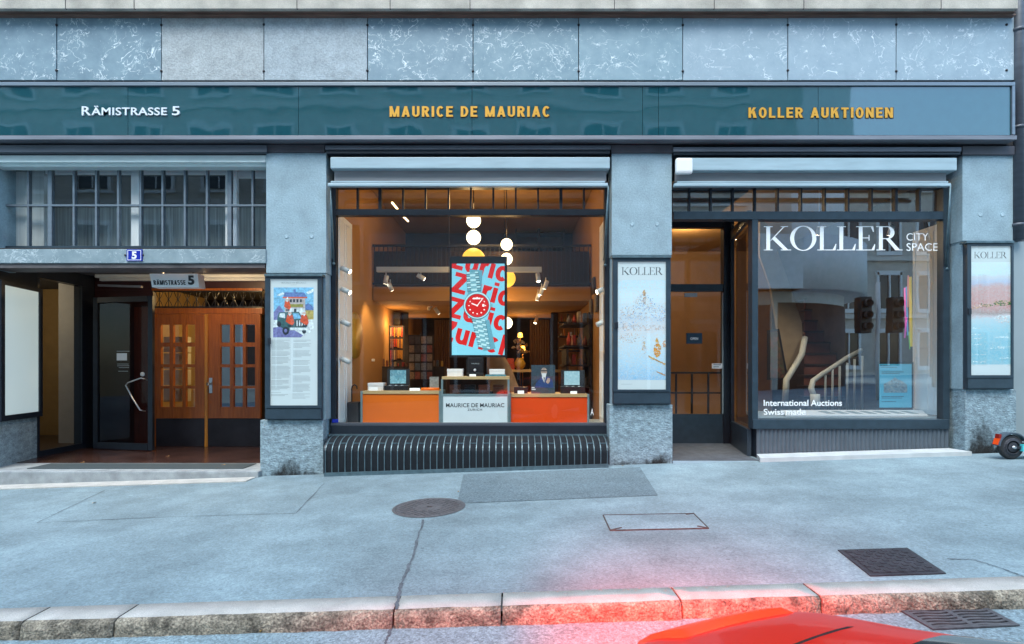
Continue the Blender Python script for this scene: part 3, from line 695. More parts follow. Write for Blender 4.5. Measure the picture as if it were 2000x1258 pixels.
# beams below the fascia
mb = MB(); mb.box(XL, PX(1980), .0, .5, PZ(284, 0), PZ(268)); part(mb, 'shadow_gap', 'joint')
def beam(px0, px1, py0, py1, y, m): 
    mb = MB(); mb.pbox(px0, px1, py0, py1, y, .3, bev=.004); part(mb, 'steel_beam', m)
beam(-300, 521, 283, 297, -.05, 'beam'); beam(521.6, 634, 282, 297, -.03, 'beam_brown'); beam(1194, 1314, 283, 298, -.03, 'beam_brown'); beam(1880, 1982, 285, 302, -.03, 'beam_brown')
beam(635, 1193, 284, 292, -.06, 'beam'); beam(637, 1191, 292.5, 300, -.04, 'frame_dark'); beam(1315, 1878, 287, 296, -.06, 'beam'); beam(1316, 1876, 296.5, 302, -.04, 'frame_dark')

# piers
def pier(px0, px1, pt, mid0, mid1, bx0, bx1, zb, stain=False):
    mb = MB(); mb.box(PX(px0), PX(px1), 0, .34, PZ(mid0), PZ(pt)); mb.box(PX(px0)+.01, PX(px1)-.01, .012, .34, PZ(mid1), PZ(mid0)-.002)
    p = part(mb, 'pier', 'pier')
    mb = MB(); mb.box(PX(bx0), PX(bx1), -.012, .34, zb, PZ(mid1)-.002, bev=.006); part(mb, 'plinth', 'pier_rough', p)
    w = px1 - px0
    for f in (.35, .78): part(MB().lathe([(.026, 0), (.026, -.0022), (.020, -.0024), (.0, -.0024)], (PX(px0 + w*f*.97), -.0, PZ(pt + (mid0-pt)*.70)), 'Y', 20), 'plug', 'pier', p)
    return p
p1 = pier(520, 637, 297.5, 533, 820, 509, 632, -.30)
p2 = pier(1195, 1312, 298.5, 498, 790, 1190, 1313, -.2)
p3 = pier(1880, 1983, 302.5, 470, 760, 1884, 1983, -.1)
mb = MB(); mb.box(-8.2, -6.53, -.0, .34, PZ(514, 0)-.06, PZ(284)); mb.box(-8.2, -6.535, .0, .028, -.6, PZ(514, 0)-.062); part(mb, 'pier', 'pier')
# dirt splashed up the foot of the plinths: stains with a ragged shape
def stain_mat():
    m, nt, n, l, b = new_mat('dirt_splash'); n.remove(b)
    tr = n.new('ShaderNodeBsdfTransparent'); di = n.new('ShaderNodeBsdfDiffuse'); di.inputs[0].default_value = (.035, .032, .030, 1)
    tc = n.new('ShaderNodeTexCoord'); mp = n.new('ShaderNodeMapping'); mp.inputs['Scale'].default_value = (1.5, 1, .75); l.new(tc.outputs['Object'], mp.inputs[0])
    nz = n.new('ShaderNodeTexNoise'); nz.inputs['Scale'].default_value = 9; nz.inputs['Detail'].default_value = 12; nz.inputs['Roughness'].default_value = .8; l.new(mp.outputs[0], nz.inputs['Vector'])
    uv = n.new('ShaderNodeSeparateXYZ'); l.new(tc.outputs['UV'], uv.inputs[0])
    # fade at the sides and upwards
    def mth(op, a, bb):
        t_ = n.new('ShaderNodeMath'); t_.operation = op
        for i, x in enumerate((a, bb)):
            if isinstance(x, (int, float)): t_.inputs[i].default_value = x
            else: l.new(x, t_.inputs[i])
        return t_.outputs[0]
    side = mth('MULTIPLY', mth('MULTIPLY', uv.outputs[0], mth('SUBTRACT', 1, uv.outputs[0])), 4)
    f = mth('MULTIPLY', mth('MULTIPLY', side, mth('SUBTRACT', 1.0, uv.outputs[1])), 1.0)
    f = mth('SUBTRACT', mth('ADD', nz.outputs['Fac'], mth('MULTIPLY', f, .55)), .62)
    mr = n.new('ShaderNodeMapRange'); l.new(f, mr.inputs[0]); mr.inputs['From Min'].default_value = 0; mr.inputs['From Max'].default_value = .30; mr.inputs['To Max'].default_value = .72
    ms = n.new('ShaderNodeMixShader'); l.new(mr.outputs[0], ms.inputs[0]); l.new(tr.outputs[0], ms.inputs[1]); l.new(di.outputs[0], ms.inputs[2])
    l.new(ms.outputs[0], n['Material Output'].inputs[0]); return m
M['stain'] = stain_mat()
def stain(p, px0, px1, py0, py1, y=-.0145):
    mb = MB(); lay = mb.bm.loops.layers.uv.new('uv'); mb.prect(px0, px1, py0, py1, y)
    f = mb.bm.faces[:][0] if False else list(mb.bm.faces)[0]
    for lp, uv in zip(f.loops, ((0, 0), (1, 0), (1, 1), (0, 1))): lp[lay].uv = uv
    part(mb, 'dirt_stain', 'stain', p, normals=False)
for p_, a_, b_, c_, d_ in ((p1, 505, 575, 912, 944), (p1, 560, 640, 908, 938), (p2, 1185, 1260, 894, 914), (p2, 1230, 1320, 890, 912), (p3, 1884, 1983, 862, 888), (p3, 1930, 2010, 850, 884)): stain(p_, max(a_, 509.5), min(b_, 1982.5), c_, d_, -.0138)
stain(p1, 530, 600, 880, 938); stain(p2, 1262, 1313, 872, 912); stain(p3, 1886, 1950, 800, 886)

# inner shell: walls between the rooms, back wall, roof
mb = MB()
mb.box(XL, 6.3, 7.0, 7.2, -.6, 6.2); mb.box(XL, 6.3, .5, 7.2, 4.6, 4.75); mb.box(XL-.2, XL, .2, 7.2, -.6, 15); mb.box(6.1, 6.3, .3, 7.2, -.6, 15)
mb.box(XL, 6.3, 7.0, 7.2, 6.2, 15)
part(mb, 'back_wall', 'dark_room')
part(MB().box(-2.62, -2.36, .345, 7.0, -.5, 4.6), 'partition_wall', 'tan_wall'); part(MB().box(1.345, 1.90, .345, 7.0, -.5, 4.6), 'partition_wall', 'tan_wall')

# ------------------------------------------------------------------ left bay: transom window, lintel
YW = .22
win = MB().box(XL, PX(520, .0)-.002, .20, .26, PZ(486, YW), PZ(481, YW)); lw_ = part(win, 'mezzanine_window', 'frame_blue')
lw = lw_
mb = MB()
for px in (56.5, 99, 145.5, 189, 232, 275.5, 318.5, 362, 405, 449, 494):
    w = .026 if px in (99, 449) else .0125
    part(MB().box(PX(px, YW)-w, PX(px, YW)+w, .205, .25, PZ(481, YW), PZ(326, YW)), 'glazing_bar', 'alu', lw)
mb = MB(); mb.box(PX(13, YW), PX(521, YW), .202, .252, PZ(403.5, YW), PZ(400, YW)); part(mb, 'cross_bar', 'alu', lw)
mb = MB(); mb.box(PX(4, YW), PX(13, YW), .2, .255, PZ(481, YW), PZ(326, YW)); part(mb, 'side_bar', 'frame_dark', lw)
mb = MB(); mb.prect(0, 523, 320, 483, .23); part(mb, 'pane', 'glass_top', lw)
mb = MB(); mb.box(XL, PX(519, -.02), -.02, .3, PZ(514, -.02), PZ(486.5, -.02), bev=.006); part(mb, 'stone_lintel', 'band')
mb = MB(); mb.box(XL, PX(519, 0)-.003, .0, .2, PZ(486.3, 0), PZ(484.3, 0)); part(mb, 'sill_gap', 'joint')
# upstairs room behind it
mb = MB(); mb.box(XL, -2.63, .28, 5.0, 2.78, 2.84); mb.box(XL, -2.63, 4.0, 4.1, 2.84, 4.6); part(mb, 'upstairs_room', mat('dim_grey_room', (.10, .10, .10), .9))
def upbox(px0, px1, y, m, name, py0=335, py1=483): 
    mb = MB(); mb.pbox(px0, px1, py0, py1, y, y+.06); part(mb, name, m)
M['curtain'] = mat('pale_curtain', (.60, .62, .60), .9, var=.1, scale=4, stretch=(10, 1, .3))
upbox(20, 54, .34, 'curtain', 'curtain'); upbox(60, 86, .38, 'curtain', 'curtain', 325, 483); upbox(256, 271, .32, 'vinyl', 'white_post', 325); upbox(440, 462, .32, 'vinyl', 'white_post', 325); upbox(88, 255.5, .36, 'vinyl', 'white_header', 320, 339); upbox(271.5, 439.5, .36, 'vinyl', 'white_header', 320, 339); upbox(462.5, 520, .36, 'vinyl', 'white_header', 320, 346)
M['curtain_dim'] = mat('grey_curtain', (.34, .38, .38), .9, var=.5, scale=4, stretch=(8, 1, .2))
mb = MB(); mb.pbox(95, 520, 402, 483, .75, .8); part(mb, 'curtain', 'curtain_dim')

# ------------------------------------------------------------------ left bay: entrance recess
FY = 1.86
mb = MB(); mb.box(-6.9, PX(509)+.02, -.10, 2.4, -.55, 0.0, bev=.012); part(mb, 'entrance_step', 'step')
mb = MB(); mb.box(-6.4 - .4, PX(508)-.004, -.34, -.104, -.6, 0); 
for v in mb.bm.verts: v.co.z = gz(v.co.x) + (.012 if v.co.z > -.3 else -.2)
part(mb, 'lower_step', 'kerb')
mb = MB(); mb.box(-6.78, -2.66, .46, 2.3, .001, .006); part(mb, 'tiled_floor', 'floor_brown')
mb = MB(); mb.box(PX(100, .4), PX(478, .1), .06, .40, .001, .009); part(mb, 'entrance_mat', 'mat_rubber')
mb = MB(); mb.box(-6.9, -2.63, .305, 2.5, 2.755, 2.775); mb.box(-6.9, -2.63, .303, .306, PZ(514, 0)-.04, 2.754); mb.box(-6.9, PX(519)-.01, .0, .303, PZ(514, -.02)-.055, PZ(514, -.02)-.002); part(mb, 'soffit', 'soffit')
zs = 2.755
mb = MB()
for k, (dy, dz) in enumerate(((.0, .05), (.09, .085))): mb.box(-6.6, -2.64, FY-.16+dy, FY-.11+dy, zs-dz, zs-.001-(.0 if k == 0 else 0))
part(mb, 'ceiling_moulding', 'white_wall')
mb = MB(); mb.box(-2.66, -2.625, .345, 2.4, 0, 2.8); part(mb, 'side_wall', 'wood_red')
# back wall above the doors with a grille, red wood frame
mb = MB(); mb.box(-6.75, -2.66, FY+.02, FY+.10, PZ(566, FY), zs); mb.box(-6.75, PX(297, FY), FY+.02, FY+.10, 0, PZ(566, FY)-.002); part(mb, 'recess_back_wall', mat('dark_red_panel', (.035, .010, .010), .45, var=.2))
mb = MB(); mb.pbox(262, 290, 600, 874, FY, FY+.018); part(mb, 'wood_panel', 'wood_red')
mb = MB(); mb.pbox(296, 512, 602, 613, FY-.01, FY+.07); mb.pbox(296, 512, 563, 567.5, FY-.005, FY+.07); mb.pbox(297, 304, 613.2, 873, FY-.01, FY+.07); part(mb, 'door_frame', 'wood')
gr = MB().pbox(300, 512, 598.5, 601.5, FY, FY+.02); gr.pbox(300, 512, 567.8, 570, FY, FY+.02)
pitch = 18.2
for k in range(13):
    c0 = 293 + k*pitch; 
    if c0 < 296: continue
    gr.tube([P(c0, 600, FY+.01), P(c0, 569, FY+.01)], .006, 6)
    for s in (-1, 1):
        gr.tube([P(c0 + s*pitch*.42, 569, FY+.01), P(c0+s*pitch*.22, 579, FY+.01), P(c0, 585, FY+.01), P(c0+s*pitch*.22, 591, FY+.01), P(c0+s*pitch*.42, 600, FY+.01)], .005, 6)
    gr.ball(P(c0, 585, FY), .014, seg=8)
part(gr, 'transom_grille', 'black')
mb = MB(); mb.prect(298, 512, 567, 602, FY+.06); part(mb, 'transom_pane', 'glass_door')
def door_leaf(px0, px1, cols, rows, handle):
    d = MB(); yf, yb = FY, FY+.05
    xs = [px0] + [x for c_ in cols for x in c_] + [px1]
    for i in range(0, len(xs), 2): d.pbox(xs[i], xs[i+1], 613.5, 817, yf, yb)      # stiles and muntins
    ys = [613.5] + [y for r_ in rows for y in r_] + [817]
    for i in range(0, len(ys), 2):
        for (c0, c1) in cols: d.box(PX(c0, yf)+.0005, PX(c1, yf)-.0005, yf+.003, yb-.003, PZ(ys[i+1], yf), PZ(ys[i], yf))
    leaf = part(d, 'wooden_door', 'wood')
    mb = MB(); mb.pbox(px0, px1, 817.6, 872, yf-.006, yb); part(mb, 'kick_plate', 'kick', leaf)
    mb = MB(); mb.prect(cols[0][0]-1, cols[-1][1]+1, rows[0][0]-1, rows[-1][1]+1, yf+.025); part(mb, 'pane', 'glass_right' if handle else 'glass_top', leaf)
    if handle:
        mb = MB(); mb.pbox(408, 414.5, 738, 768, yf-.012, yf-.001, bev=.004); mb.lathe([(.012, 0), (.012, -.04), (.026, -.045), (.026, -.07), (.0, -.075)], P(411, 750, yf-.01), 'Y', 16)
        mb.lathe([(.010, 0), (.010, -.012), (0, -.013)], P(411, 760, yf-.01), 'Y', 12); part(mb, 'handle', 'steel', leaf)
    return leaf
rows = ((634, 669), (677, 711.5), (717.5, 754), (759, 795))
door_leaf(304.6, 399, ((314, 331), (338.5, 356), (363, 381)), rows, False)
door_leaf(406, 508.5, ((430, 449), (456, 474), (480, 498)), rows, True)
mb = MB(); mb.pbox(399.5, 405.5, 613.5, 874, FY-.014, FY+.04); part(mb, 'cover_strip', 'brass')
# hall behind
mb = MB(); mb.box(-5.3, -2.66, 4.6, 4.7, 0, 4); mb.box(-5.3, -2.66, FY+.1, 4.6, -.01, -.002); mb.box(-6.75, -6.65, FY+.1, 4.7, 0, 3); 
part(mb, 'hall_wall', 'yellow_wall')
M['mailbox'] = mat('pale_mailbox', (.50, .50, .44), .5)
for i in range(4):
    mb = MB(); mb.box(-6.33, -5.95, 2.9, 3.1, .66+i*.30, .94+i*.30, bev=.006); mb.box(-6.28, -6.05, 2.89, 2.899, .84+i*.30, .86+i*.30); tag(part(mb, 'mailbox', 'mailbox'))
def room_lamp(name, label, pos, e, col, r=.09, m='globe'):
    t = thing(name, pos, label, 'ceiling lamp', 'round ceiling lamps'); pos = Vector(pos)
    mb = MB(); mb.lathe([(r*1.15, 0), (r*1.15, -.02), (r, -.022)], pos, 'Z', 24); mb.build('rim', 'steel', t)
    mb = MB(); mb.lathe([(r*.95, -.023), (r*.8, -.04), (r*.4, -.05), (0, -.052)], pos, 'Z', 24); mb.build('diffuser', m, t)
    ld = bpy.data.lights.new('lamp_light', 'POINT'); ld.energy = e*.75; ld.color = col; ld.shadow_soft_size = r
    o = bpy.data.objects.new('lamp_light', ld); COL.objects.link(o); o.parent = t; o.location = (0, 0, -.20)
room_lamp('ceiling_lamp', 'small round lit lamp in the entrance ceiling beside the hanging sign', (PX(398, .8), .8, zs-.001), 14, (1, .70, .38), .05)
room_lamp('ceiling_lamp', 'lit lamp in the hall behind the wooden doors', (-4.6, 3.0, 2.779), 40, (1, .66, .26))
room_lamp('ceiling_lamp', 'added lamp brightening the side room behind the entrance flank window', (-8.4, 1.4, 2.779), 15, (1, .80, .50))  # extra lamp, added so the side room is not dark
# left side: shop-front of the recess
A_, B_, C_ = Vector((-6.54, .035, 0)), Vector((-6.735, .86, 0)), Vector((-6.76, 1.72, 0))
zt = zs
def upright(mb, a, b, z0, z1, th, mi=0):
    d = (b - a); nrm = Vector((d.y, -d.x, 0)).normalized() * th
    mb.prism([Vector((a.x, a.y, z0)), Vector((b.x, b.y, z0)), Vector((b.x, b.y, z0)) - nrm, Vector((a.x, a.y, z0)) - nrm], (0, 0, z1 - z0), mi); return mb
zc0, zc1 = CZ + (718-825)/1000*6.43, CZ + (718-545)/1000*6.43
mb = MB(); upright(mb, A_, B_, -.5, zc0-.004, .2); part(mb, 'plinth', 'pier_rough')
mb = MB(); upright(mb, A_, B_, zc0, zt-.003, .16); upright(mb, B_+Vector((.0, .003, 0)), C_, zc1+.17, zt-.003, .12); part(mb, 'recess_side_wall', 'frame_dark')
mb = MB(); mb.box(-6.95, -6.765, 1.722, 1.95, 0, 2.754); part(mb, 'recess_corner_post', 'frame_dark')
shw = part(upright(MB(), B_+Vector((0, .004, 0)), B_.lerp(C_, .05), .0, zc1+.168, .05), 'side_window', 'frame_dark')
mb = MB(); upright(mb, B_.lerp(C_, .92), C_, 0, zc1+.168, .05); part(mb, 'frame_post', 'frame_dark', shw)
mb = MB(); upright(mb, B_.lerp(C_, .055), B_.lerp(C_, .915), 0, .09, .05); part(mb, 'bottom_rail', 'frame_dark', shw)
mb = MB(); q0, q1 = B_.lerp(C_, .05), B_.lerp(C_, .92); mb.face([(q0.x-.02, q0.y, .09), (q1.x-.02, q1.y, .09), (q1.x-.02, q1.y, zc1+.168), (q0.x-.02, q0.y, zc1+.168)]); part(mb, 'pane', 'glass_door', shw)
mb = MB(); mb.box(XL, -6.86, 3.4, 3.5, -.1, 3); mb.box(XL+.0, -9.3, .4, 3.4, -.1, 3); part(mb, 'side_room_wall', 'yellow_wall')
mb = MB(); mb.box(XL, -6.83, .36, 3.4, -.2, -.01); part(mb, 'side_room_floor', 'floor_shop')
mb = MB(); mb.box(-7.75, -7.0, 2.35, 2.75, -.01, 2.9); part(mb, 'white_column', 'white_wall')

# angled lit display case on the recess flank
dc = thing('angled_display_case', (A_.x, A_.y, zc0), 'dark framed lit blank display case on the slanted flank of the entrance', 'display case')
nrm = Vector(((B_-A_).y, -(B_-A_).x, 0)).normalized()
def flank(u0, u1, z0, z1, o0, o1):
    a, b = A_.lerp(B_, u0) + nrm*o1, A_.lerp(B_, u1) + nrm*o1
    mb = MB(); return upright(mb, a, b, z0, z1, o1 - o0)
mb = flank(.05, .99, zc0, zc1, .002, .05); mb.build('housing', 'frame_dark', dc)
f = MB()
for (u0, u1, z0, z1) in ((.05, .13, zc0, zc1), (.92, .99, zc0, zc1), (.13, .92, zc0, zc0+.07), (.13, .92, zc1-.05, zc1)):
    a, b = A_.lerp(B_, u0+.001) + nrm*.075, A_.lerp(B_, u1-.001) + nrm*.075; upright(f, a, b, z0, z1, .0245)
f.build('frame', 'frame_dark', dc)
mb = flank(.132, .918, zc0+.072, zc1-.052, .0505, .056); mb.build('lit_panel', 'lightbox_dim', dc)

# open glass door leaf
H0, H1 = Vector((PX(186, 1.62), 1.60, 0)), Vector((PX(302, 1.42), 1.40, 0))
gd = part(MB().bar(H0.lerp(H1, .04)+Vector((0, 0, .02)), H0.lerp(H1, .04)+Vector((0, 0, PZ(580, 1.5))), .07, .05), 'glass_door', 'frame_dark')
dirv = (H1 - H0); zt2 = PZ(580, 1.5)
mb = MB(); mb.bar(H0.lerp(H1, .96)+Vector((0, 0, .02)), H0.lerp(H1, .96)+Vector((0, 0, zt2)), .07, .05); part(mb, 'stile', 'frame_dark', gd)
part(MB().bar(H0.lerp(H1, .08)+Vector((0, 0, .07)), H0.lerp(H1, .92)+Vector((0, 0, .07)), .10, .048), 'rail', 'frame_dark', gd); mb = MB(); mb.bar(H0.lerp(H1, .08)+Vector((0, 0, zt2-.04)), H0.lerp(H1, .92)+Vector((0, 0, zt2-.04)), .08, .048); part(mb, 'rail', 'frame_dark', gd)
mb = MB(); a, b = H0.lerp(H1, .07), H0.lerp(H1, .93); mb.face([(a.x, a.y, .12), (b.x, b.y, .12), (b.x, b.y, zt2-.08), (a.x, a.y, zt2-.08)]); part(mb, 'pane', 'glass_door', gd)
def door_pt(px, py, off=-.05):
    u = (px - 186) / (302 - 186); p = H0.lerp(H1, u); y = p.y; return Vector((p.x, y + off, PZ(py, y)))
mb = MB(); mb.tube([door_pt(292, 742, -.02), door_pt(286, 738, -.09), door_pt(262, 747, -.10), door_pt(258, 752, -.10), door_pt(270, 776, -.10), door_pt(284, 800, -.09), door_pt(288, 803, -.02)], .011, 8); part(mb, 'handle', 'steel', gd)
mb = MB()
for (x0, x1, y0, y1) in ((231, 251, 690, 704),): mb.face([door_pt(x0, y1, -.004), door_pt(x1, y1, -.004), door_pt(x1, y0, -.004), door_pt(x0, y0, -.004)])
part(mb, 'notice', 'white', gd)
mb = MB()
for (x0, x1, y) in ((231, 256, 686), (232, 254, 711), (232, 255, 714.5), (235, 255, 718), (234, 253, 725)): mb.face([door_pt(x0, y+.5, -.004), door_pt(x1, y+.5, -.004), door_pt(x1, y-.3, -.004), door_pt(x0, y-.3, -.004)])
part(mb, 'small_print', 'greytext', gd)
mb = MB(); mb.lathe([(.035, 0), (.035, -.003), (0, -.003)], door_pt(281, 731, -.003), 'Y', 20); part(mb, 'round_sticker', 'white', gd)
mb = MB(); mb.bar(Vector((-6.2, 1.28, zc1+.12)), Vector((-5.55, 1.28, zc1+.10)), .03, .04); part(mb, 'door_closer', 'steel', gd)

# house number plate
t = thing('house_number_plate', P(262, 510, -.03), 'small blue enamel house number plate with white 5 on the lintel', 'number plate')
mb = MB(); mb.pbox(247, 277.5, 486.8, 510, -.034, -.021, bev=.004); mb.build('plate', 'blue_plate', t)
mb = MB()
for r_ in ((249, 275.5, 488.5, 489.6), (249, 275.5, 507.2, 508.3), (249, 250, 489.7, 507.1), (274.5, 275.5, 489.7, 507.1)): mb.prect(*r_, -.0345)
mb.ptext('5', 257, 267, 491, 506, -.0346, bold=.045); mb.build('numeral', 'white', t)
mb = MB()
for px in (245, 279.5): mb.lathe([(.012, 0), (.012, -.008), (0, -.01)], P(px, 498.5, -.021), 'Y', 10)
mb.build('screw_lug', 'bolt', t)

# hanging sign in the recess
YS = .36
t = thing('hanging_street_sign', P(340, 561, YS), 'tapered white hanging sign reading RÄMISTRASSE 5 in front of the wooden doors', 'sign')
mb = MB(); mb.prism([P(292, 534.5, YS), P(385.5, 534.5, YS), P(389, 561, YS), P(297, 561, YS)], (0, .14, 0)); mb.build('sign_box', 'vinyl', t)
mb = MB(); psans(mb, 'RÄMISTRASSE', 300.5, 363, 547.5, 556.5, YS-.003, slant=-.008, w=.52, t=.20, gap=.11); mb.build('lettering', 'ink', t)
mb = MB(); mb.ptext('5', 367.5, 380, 538, 556.5, YS-.003, bold=.05, slant=-.008); mb.build('lettering', 'ink', t)
mb = MB(); 
for px in (312, 372): mb.box(PX(px, YS)-.008, PX(px, YS)+.008, YS+.05, YS+.07, PZ(534, YS), zs-.001)
mb.build('hanger', 'black', t)

# ------------------------------------------------------------------ poster cases
def poster_case(outer, paper, latch, label, foot, head=0):
    x0, x1, y0, y1 = outer; a0, a1, b0, b1 = paper; yf = -.075
    t = thing('poster_case', P((x0+x1)/2, y1, 0), label, 'poster case', 'poster cases on the shopfront piers')
    mb = MB(); mb.pbox(x0, x1, y0, y1, -.055, -.0005 if False else .008, bev=.003); mb.build('housing', 'frame_blue', t)
    mb = MB()
    for r_ in ((x0, x1, y0, b0), (x0, x1, b1, foot), (x0, a0, b0+.1, b1-.1), (a1, x1, b0+.1, b1-.1)): mb.pbox(*r_, yf, -.056)
    mb.pbox(x0+1.5, x1-1.5, foot+1.5, y1-2, yf+.008, -.056)
    mb.build('frame', 'frame_blue', t)
    mb = MB(); mb.pbox(x0-1.5, x1+1.5, y0-5, y0-.6, yf-.02, .01, bev=.003); mb.build('top_cap', 'teal_metal', t)
    mb = MB(); mb.pbox(a0-5, a0+1, latch-6, latch+6, yf-.018, yf+.001, bev=.003); mb.build('latch', 'frame_dark', t)
    mb = MB(); mb.pbox(a0+.2, a1-.2, b0+.2, b1-.2, -.0588, -.0562); p = mb.build('poster', 'lightbox', t)
    mb = MB(); mb.prect(a0+.2, a1-.2, b0+.2, b1-.2, yf+.006); mb.build('pane', 'glass_case', t)
    return t, p
YP = -.0592
# santa / off-roader advertisement with two columns of small print
t, p = poster_case((517.5, 628, 540, 820), (527, 620, 545, 792), 666, 'dark poster case with a drawn off-roader and three figures in red', 797)
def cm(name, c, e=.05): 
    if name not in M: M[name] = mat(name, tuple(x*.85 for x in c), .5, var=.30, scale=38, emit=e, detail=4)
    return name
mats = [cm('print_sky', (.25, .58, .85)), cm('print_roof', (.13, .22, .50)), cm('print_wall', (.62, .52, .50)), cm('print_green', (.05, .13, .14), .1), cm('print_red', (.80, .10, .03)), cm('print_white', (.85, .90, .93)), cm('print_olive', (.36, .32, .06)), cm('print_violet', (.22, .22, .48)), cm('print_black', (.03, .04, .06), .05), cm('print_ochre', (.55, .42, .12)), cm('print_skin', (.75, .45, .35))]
mb = MB(); L_ = [0]
def pp(pts, mi): L_[0] += 1; mb.ppoly(pts, YP - .00012*L_[0], mi)
def pr(a, b, c_, d, mi): pp([(a, d), (b, d), (b, c_), (a, c_)], mi)
pr(534.5, 612.5, 561.5, 625, 0); pp([(540, 577), (552, 571), (558, 574), (546, 578)], 5); pp([(598, 571), (612, 564), (612, 570), (602, 575)], 5)
pp([(534.5, 610), (545, 596), (556, 610), (556, 626), (534.5, 626)], 7); pp([(590, 598), (602, 592), (612.5, 600), (612.5, 612), (590, 612)], 1); pr(596, 612.5, 606, 626, 9)
pp([(534.5, 625), (612.5, 624), (612.5, 645), (590, 659), (533.5, 659)], 5); pp([(533.5, 640), (560, 636), (592, 655), (588, 659), (533.5, 659)], 7)
pr(556, 596, 581, 618, 2); pp([(553, 581), (556, 571), (594, 571), (600, 581)], 1); pr(573, 578, 565, 571, 1); pr(552, 600, 580, 582.5, 4)
for k in range(4): pr(566+k*6.5, 570+k*6.5, 584.5, 590.5, 8)
pr(565, 592, 594, 600, 6); pr(566, 596, 602, 615, 5); pr(574, 579, 603, 610, 8)
pp([(542, 618), (545, 610), (584, 609), (592, 624), (598, 633), (598, 642), (560, 646), (541, 634)], 3); pp([(545, 619), (547, 612), (556, 612), (557, 622)], 5); pp([(572, 612), (583, 612), (589, 622), (574, 623)], 0)
pr(577, 598, 625, 638, 8); 
for k in range(4): pr(579+k*5, 581.5+k*5, 626, 637, 5)
def disc(cx, cy, r, mi, sy=1.0): pp([(cx + r*math.cos(2*math.pi*k/16), cy + r*sy*math.sin(2*math.pi*k/16)) for k in range(16)], mi)
disc(558, 646, 6.5, 8, 1.25); disc(558, 646, 3, 7, 1.2); disc(545, 633, 4, 8, 1.4); disc(594, 647, 4, 8, 1.2); pr(566, 600, 640, 645, 5)
for (cx, cy, s) in ((561, 594, .8), (566, 622, 1), (594, 622, 1)):
    pp([(cx-8*s, cy+6*s), (cx-5*s, cy-7*s), (cx+5*s, cy-7*s), (cx+9*s, cy+8*s), (cx+5*s, cy+14*s), (cx-2*s, cy+10*s)], 4); disc(cx, cy-10*s, 3.4*s, 10); pp([(cx-3*s, cy-12*s), (cx+3*s, cy-12*s), (cx+1*s, cy-18*s)], 5); pp([(cx-3*s, cy-9*s), (cx+3*s, cy-9*s), (cx, cy-4*s)], 5); pr(cx-4*s, cx+6*s, cy+13*s, cy+16*s, 8)
mb.build('picture', mats, p, normals=False)
mb = MB(); mb.ptext('MAURICE DE MAURIAC', 550, 598, 551, 554, YP, bold=.01); mb.ptext('ZURICH', 568, 580, 555.6, 557.2, YP); mb.build('lettering', 'greytext', p)
mb = MB(); random.seed(11)
def para(x0, x1, y, n):
    for k in range(n): mb.prect(x0, x1 - (random.uniform(0, 5) if k < n-1 else random.uniform(5, 20)), y + k*2.35, y + k*2.35 + .8, YP)
for x0, x1, blocks in ((531, 568, ((664, 2), (669, 7), (687, 4), (698, 6), (715, 11), (743, 4), (754, 4), (766, 1), (770, 2))), (573, 608, ((664, 2), (671, 4), (685, 6), (704, 4), (716, 6), (734, 6), (750, 7), (769, 2), (775, 2)))):
    for y, n in blocks: para(x0 - (y-664)*.018, x1 - (y-664)*.018, y, n)
mb.build('small_print', mat('pale_print', (.36, .39, .41), .6, var=.02), p)

# gallery posters: generic painted views under the gallery name
t, p = poster_case((1197.5, 1310, 504, 790), (1206.5, 1301, 511, 761), 635, 'dark poster case showing a pale blue harbour painting with orange sail', 765)
z0, z1 = PZ(742, YP), PZ(547.5, YP)
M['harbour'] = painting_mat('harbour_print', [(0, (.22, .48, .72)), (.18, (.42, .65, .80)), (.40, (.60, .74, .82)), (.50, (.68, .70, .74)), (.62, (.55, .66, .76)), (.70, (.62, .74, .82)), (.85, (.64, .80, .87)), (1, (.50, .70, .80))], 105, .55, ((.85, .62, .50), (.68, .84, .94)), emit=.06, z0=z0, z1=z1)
mb = MB(); mb.prect(1206.7, 1300.8, 547.5, 742, YP); 
o = mb.build('picture', 'harbour', p)
# object coordinates run from the part's origin, so shift the bands there
def rebase(m, o):
    for nd in m.node_tree.nodes:
        if nd.type == 'MAP_RANGE':
            nd.inputs['From Min'].default_value -= ORG[o].z; nd.inputs['From Max'].default_value -= ORG[o].z
rebase(M['harbour'], o)
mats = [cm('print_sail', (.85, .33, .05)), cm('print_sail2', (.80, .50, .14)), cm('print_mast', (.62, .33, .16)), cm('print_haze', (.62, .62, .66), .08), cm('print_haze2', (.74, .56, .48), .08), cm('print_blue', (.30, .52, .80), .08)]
mb = MB(); L_ = [8]; random.seed(5)
def dabs(mb, cx, cy, rx, ry, n, mis, s=1.4):
    for _ in range(n):
        a, r_ = random.uniform(0, 6.28), math.sqrt(random.random()); x, y = cx+rx*r_*math.cos(a), cy+ry*r_*math.sin(a)
        if not (1208 < x < 1299.5): continue
        L_[0] = 1 + (L_[0]+1) % 60; e = random.uniform(.6, 1)*s
        mb.ppoly([(x-e, y+e*.4), (x, y+e*.8), (x+e, y+e*.3), (x+e*.4, y-e*.7), (x-e*.6, y-e*.5)], YP-.00005*L_[0], random.choice(mis))
dabs(mb, 1258, 600, 22, 26, 170, (3, 5, 4)); dabs(mb, 1226, 622, 18, 26, 110, (4, 3, 5)); dabs(mb, 1290, 612, 16, 16, 90, (4, 5, 3)); dabs(mb, 1258.5, 580, 3.5, 14, 60, (4, 2, 3)); dabs(mb, 1258, 572, 2.5, 4, 20, (2, 1))
dabs(mb, 1255, 640, 45, 6, 120, (3, 4)); dabs(mb, 1258, 675, 4, 18, 40, (4, 1, 3)); dabs(mb, 1230, 660, 20, 10, 60, (4, 3))
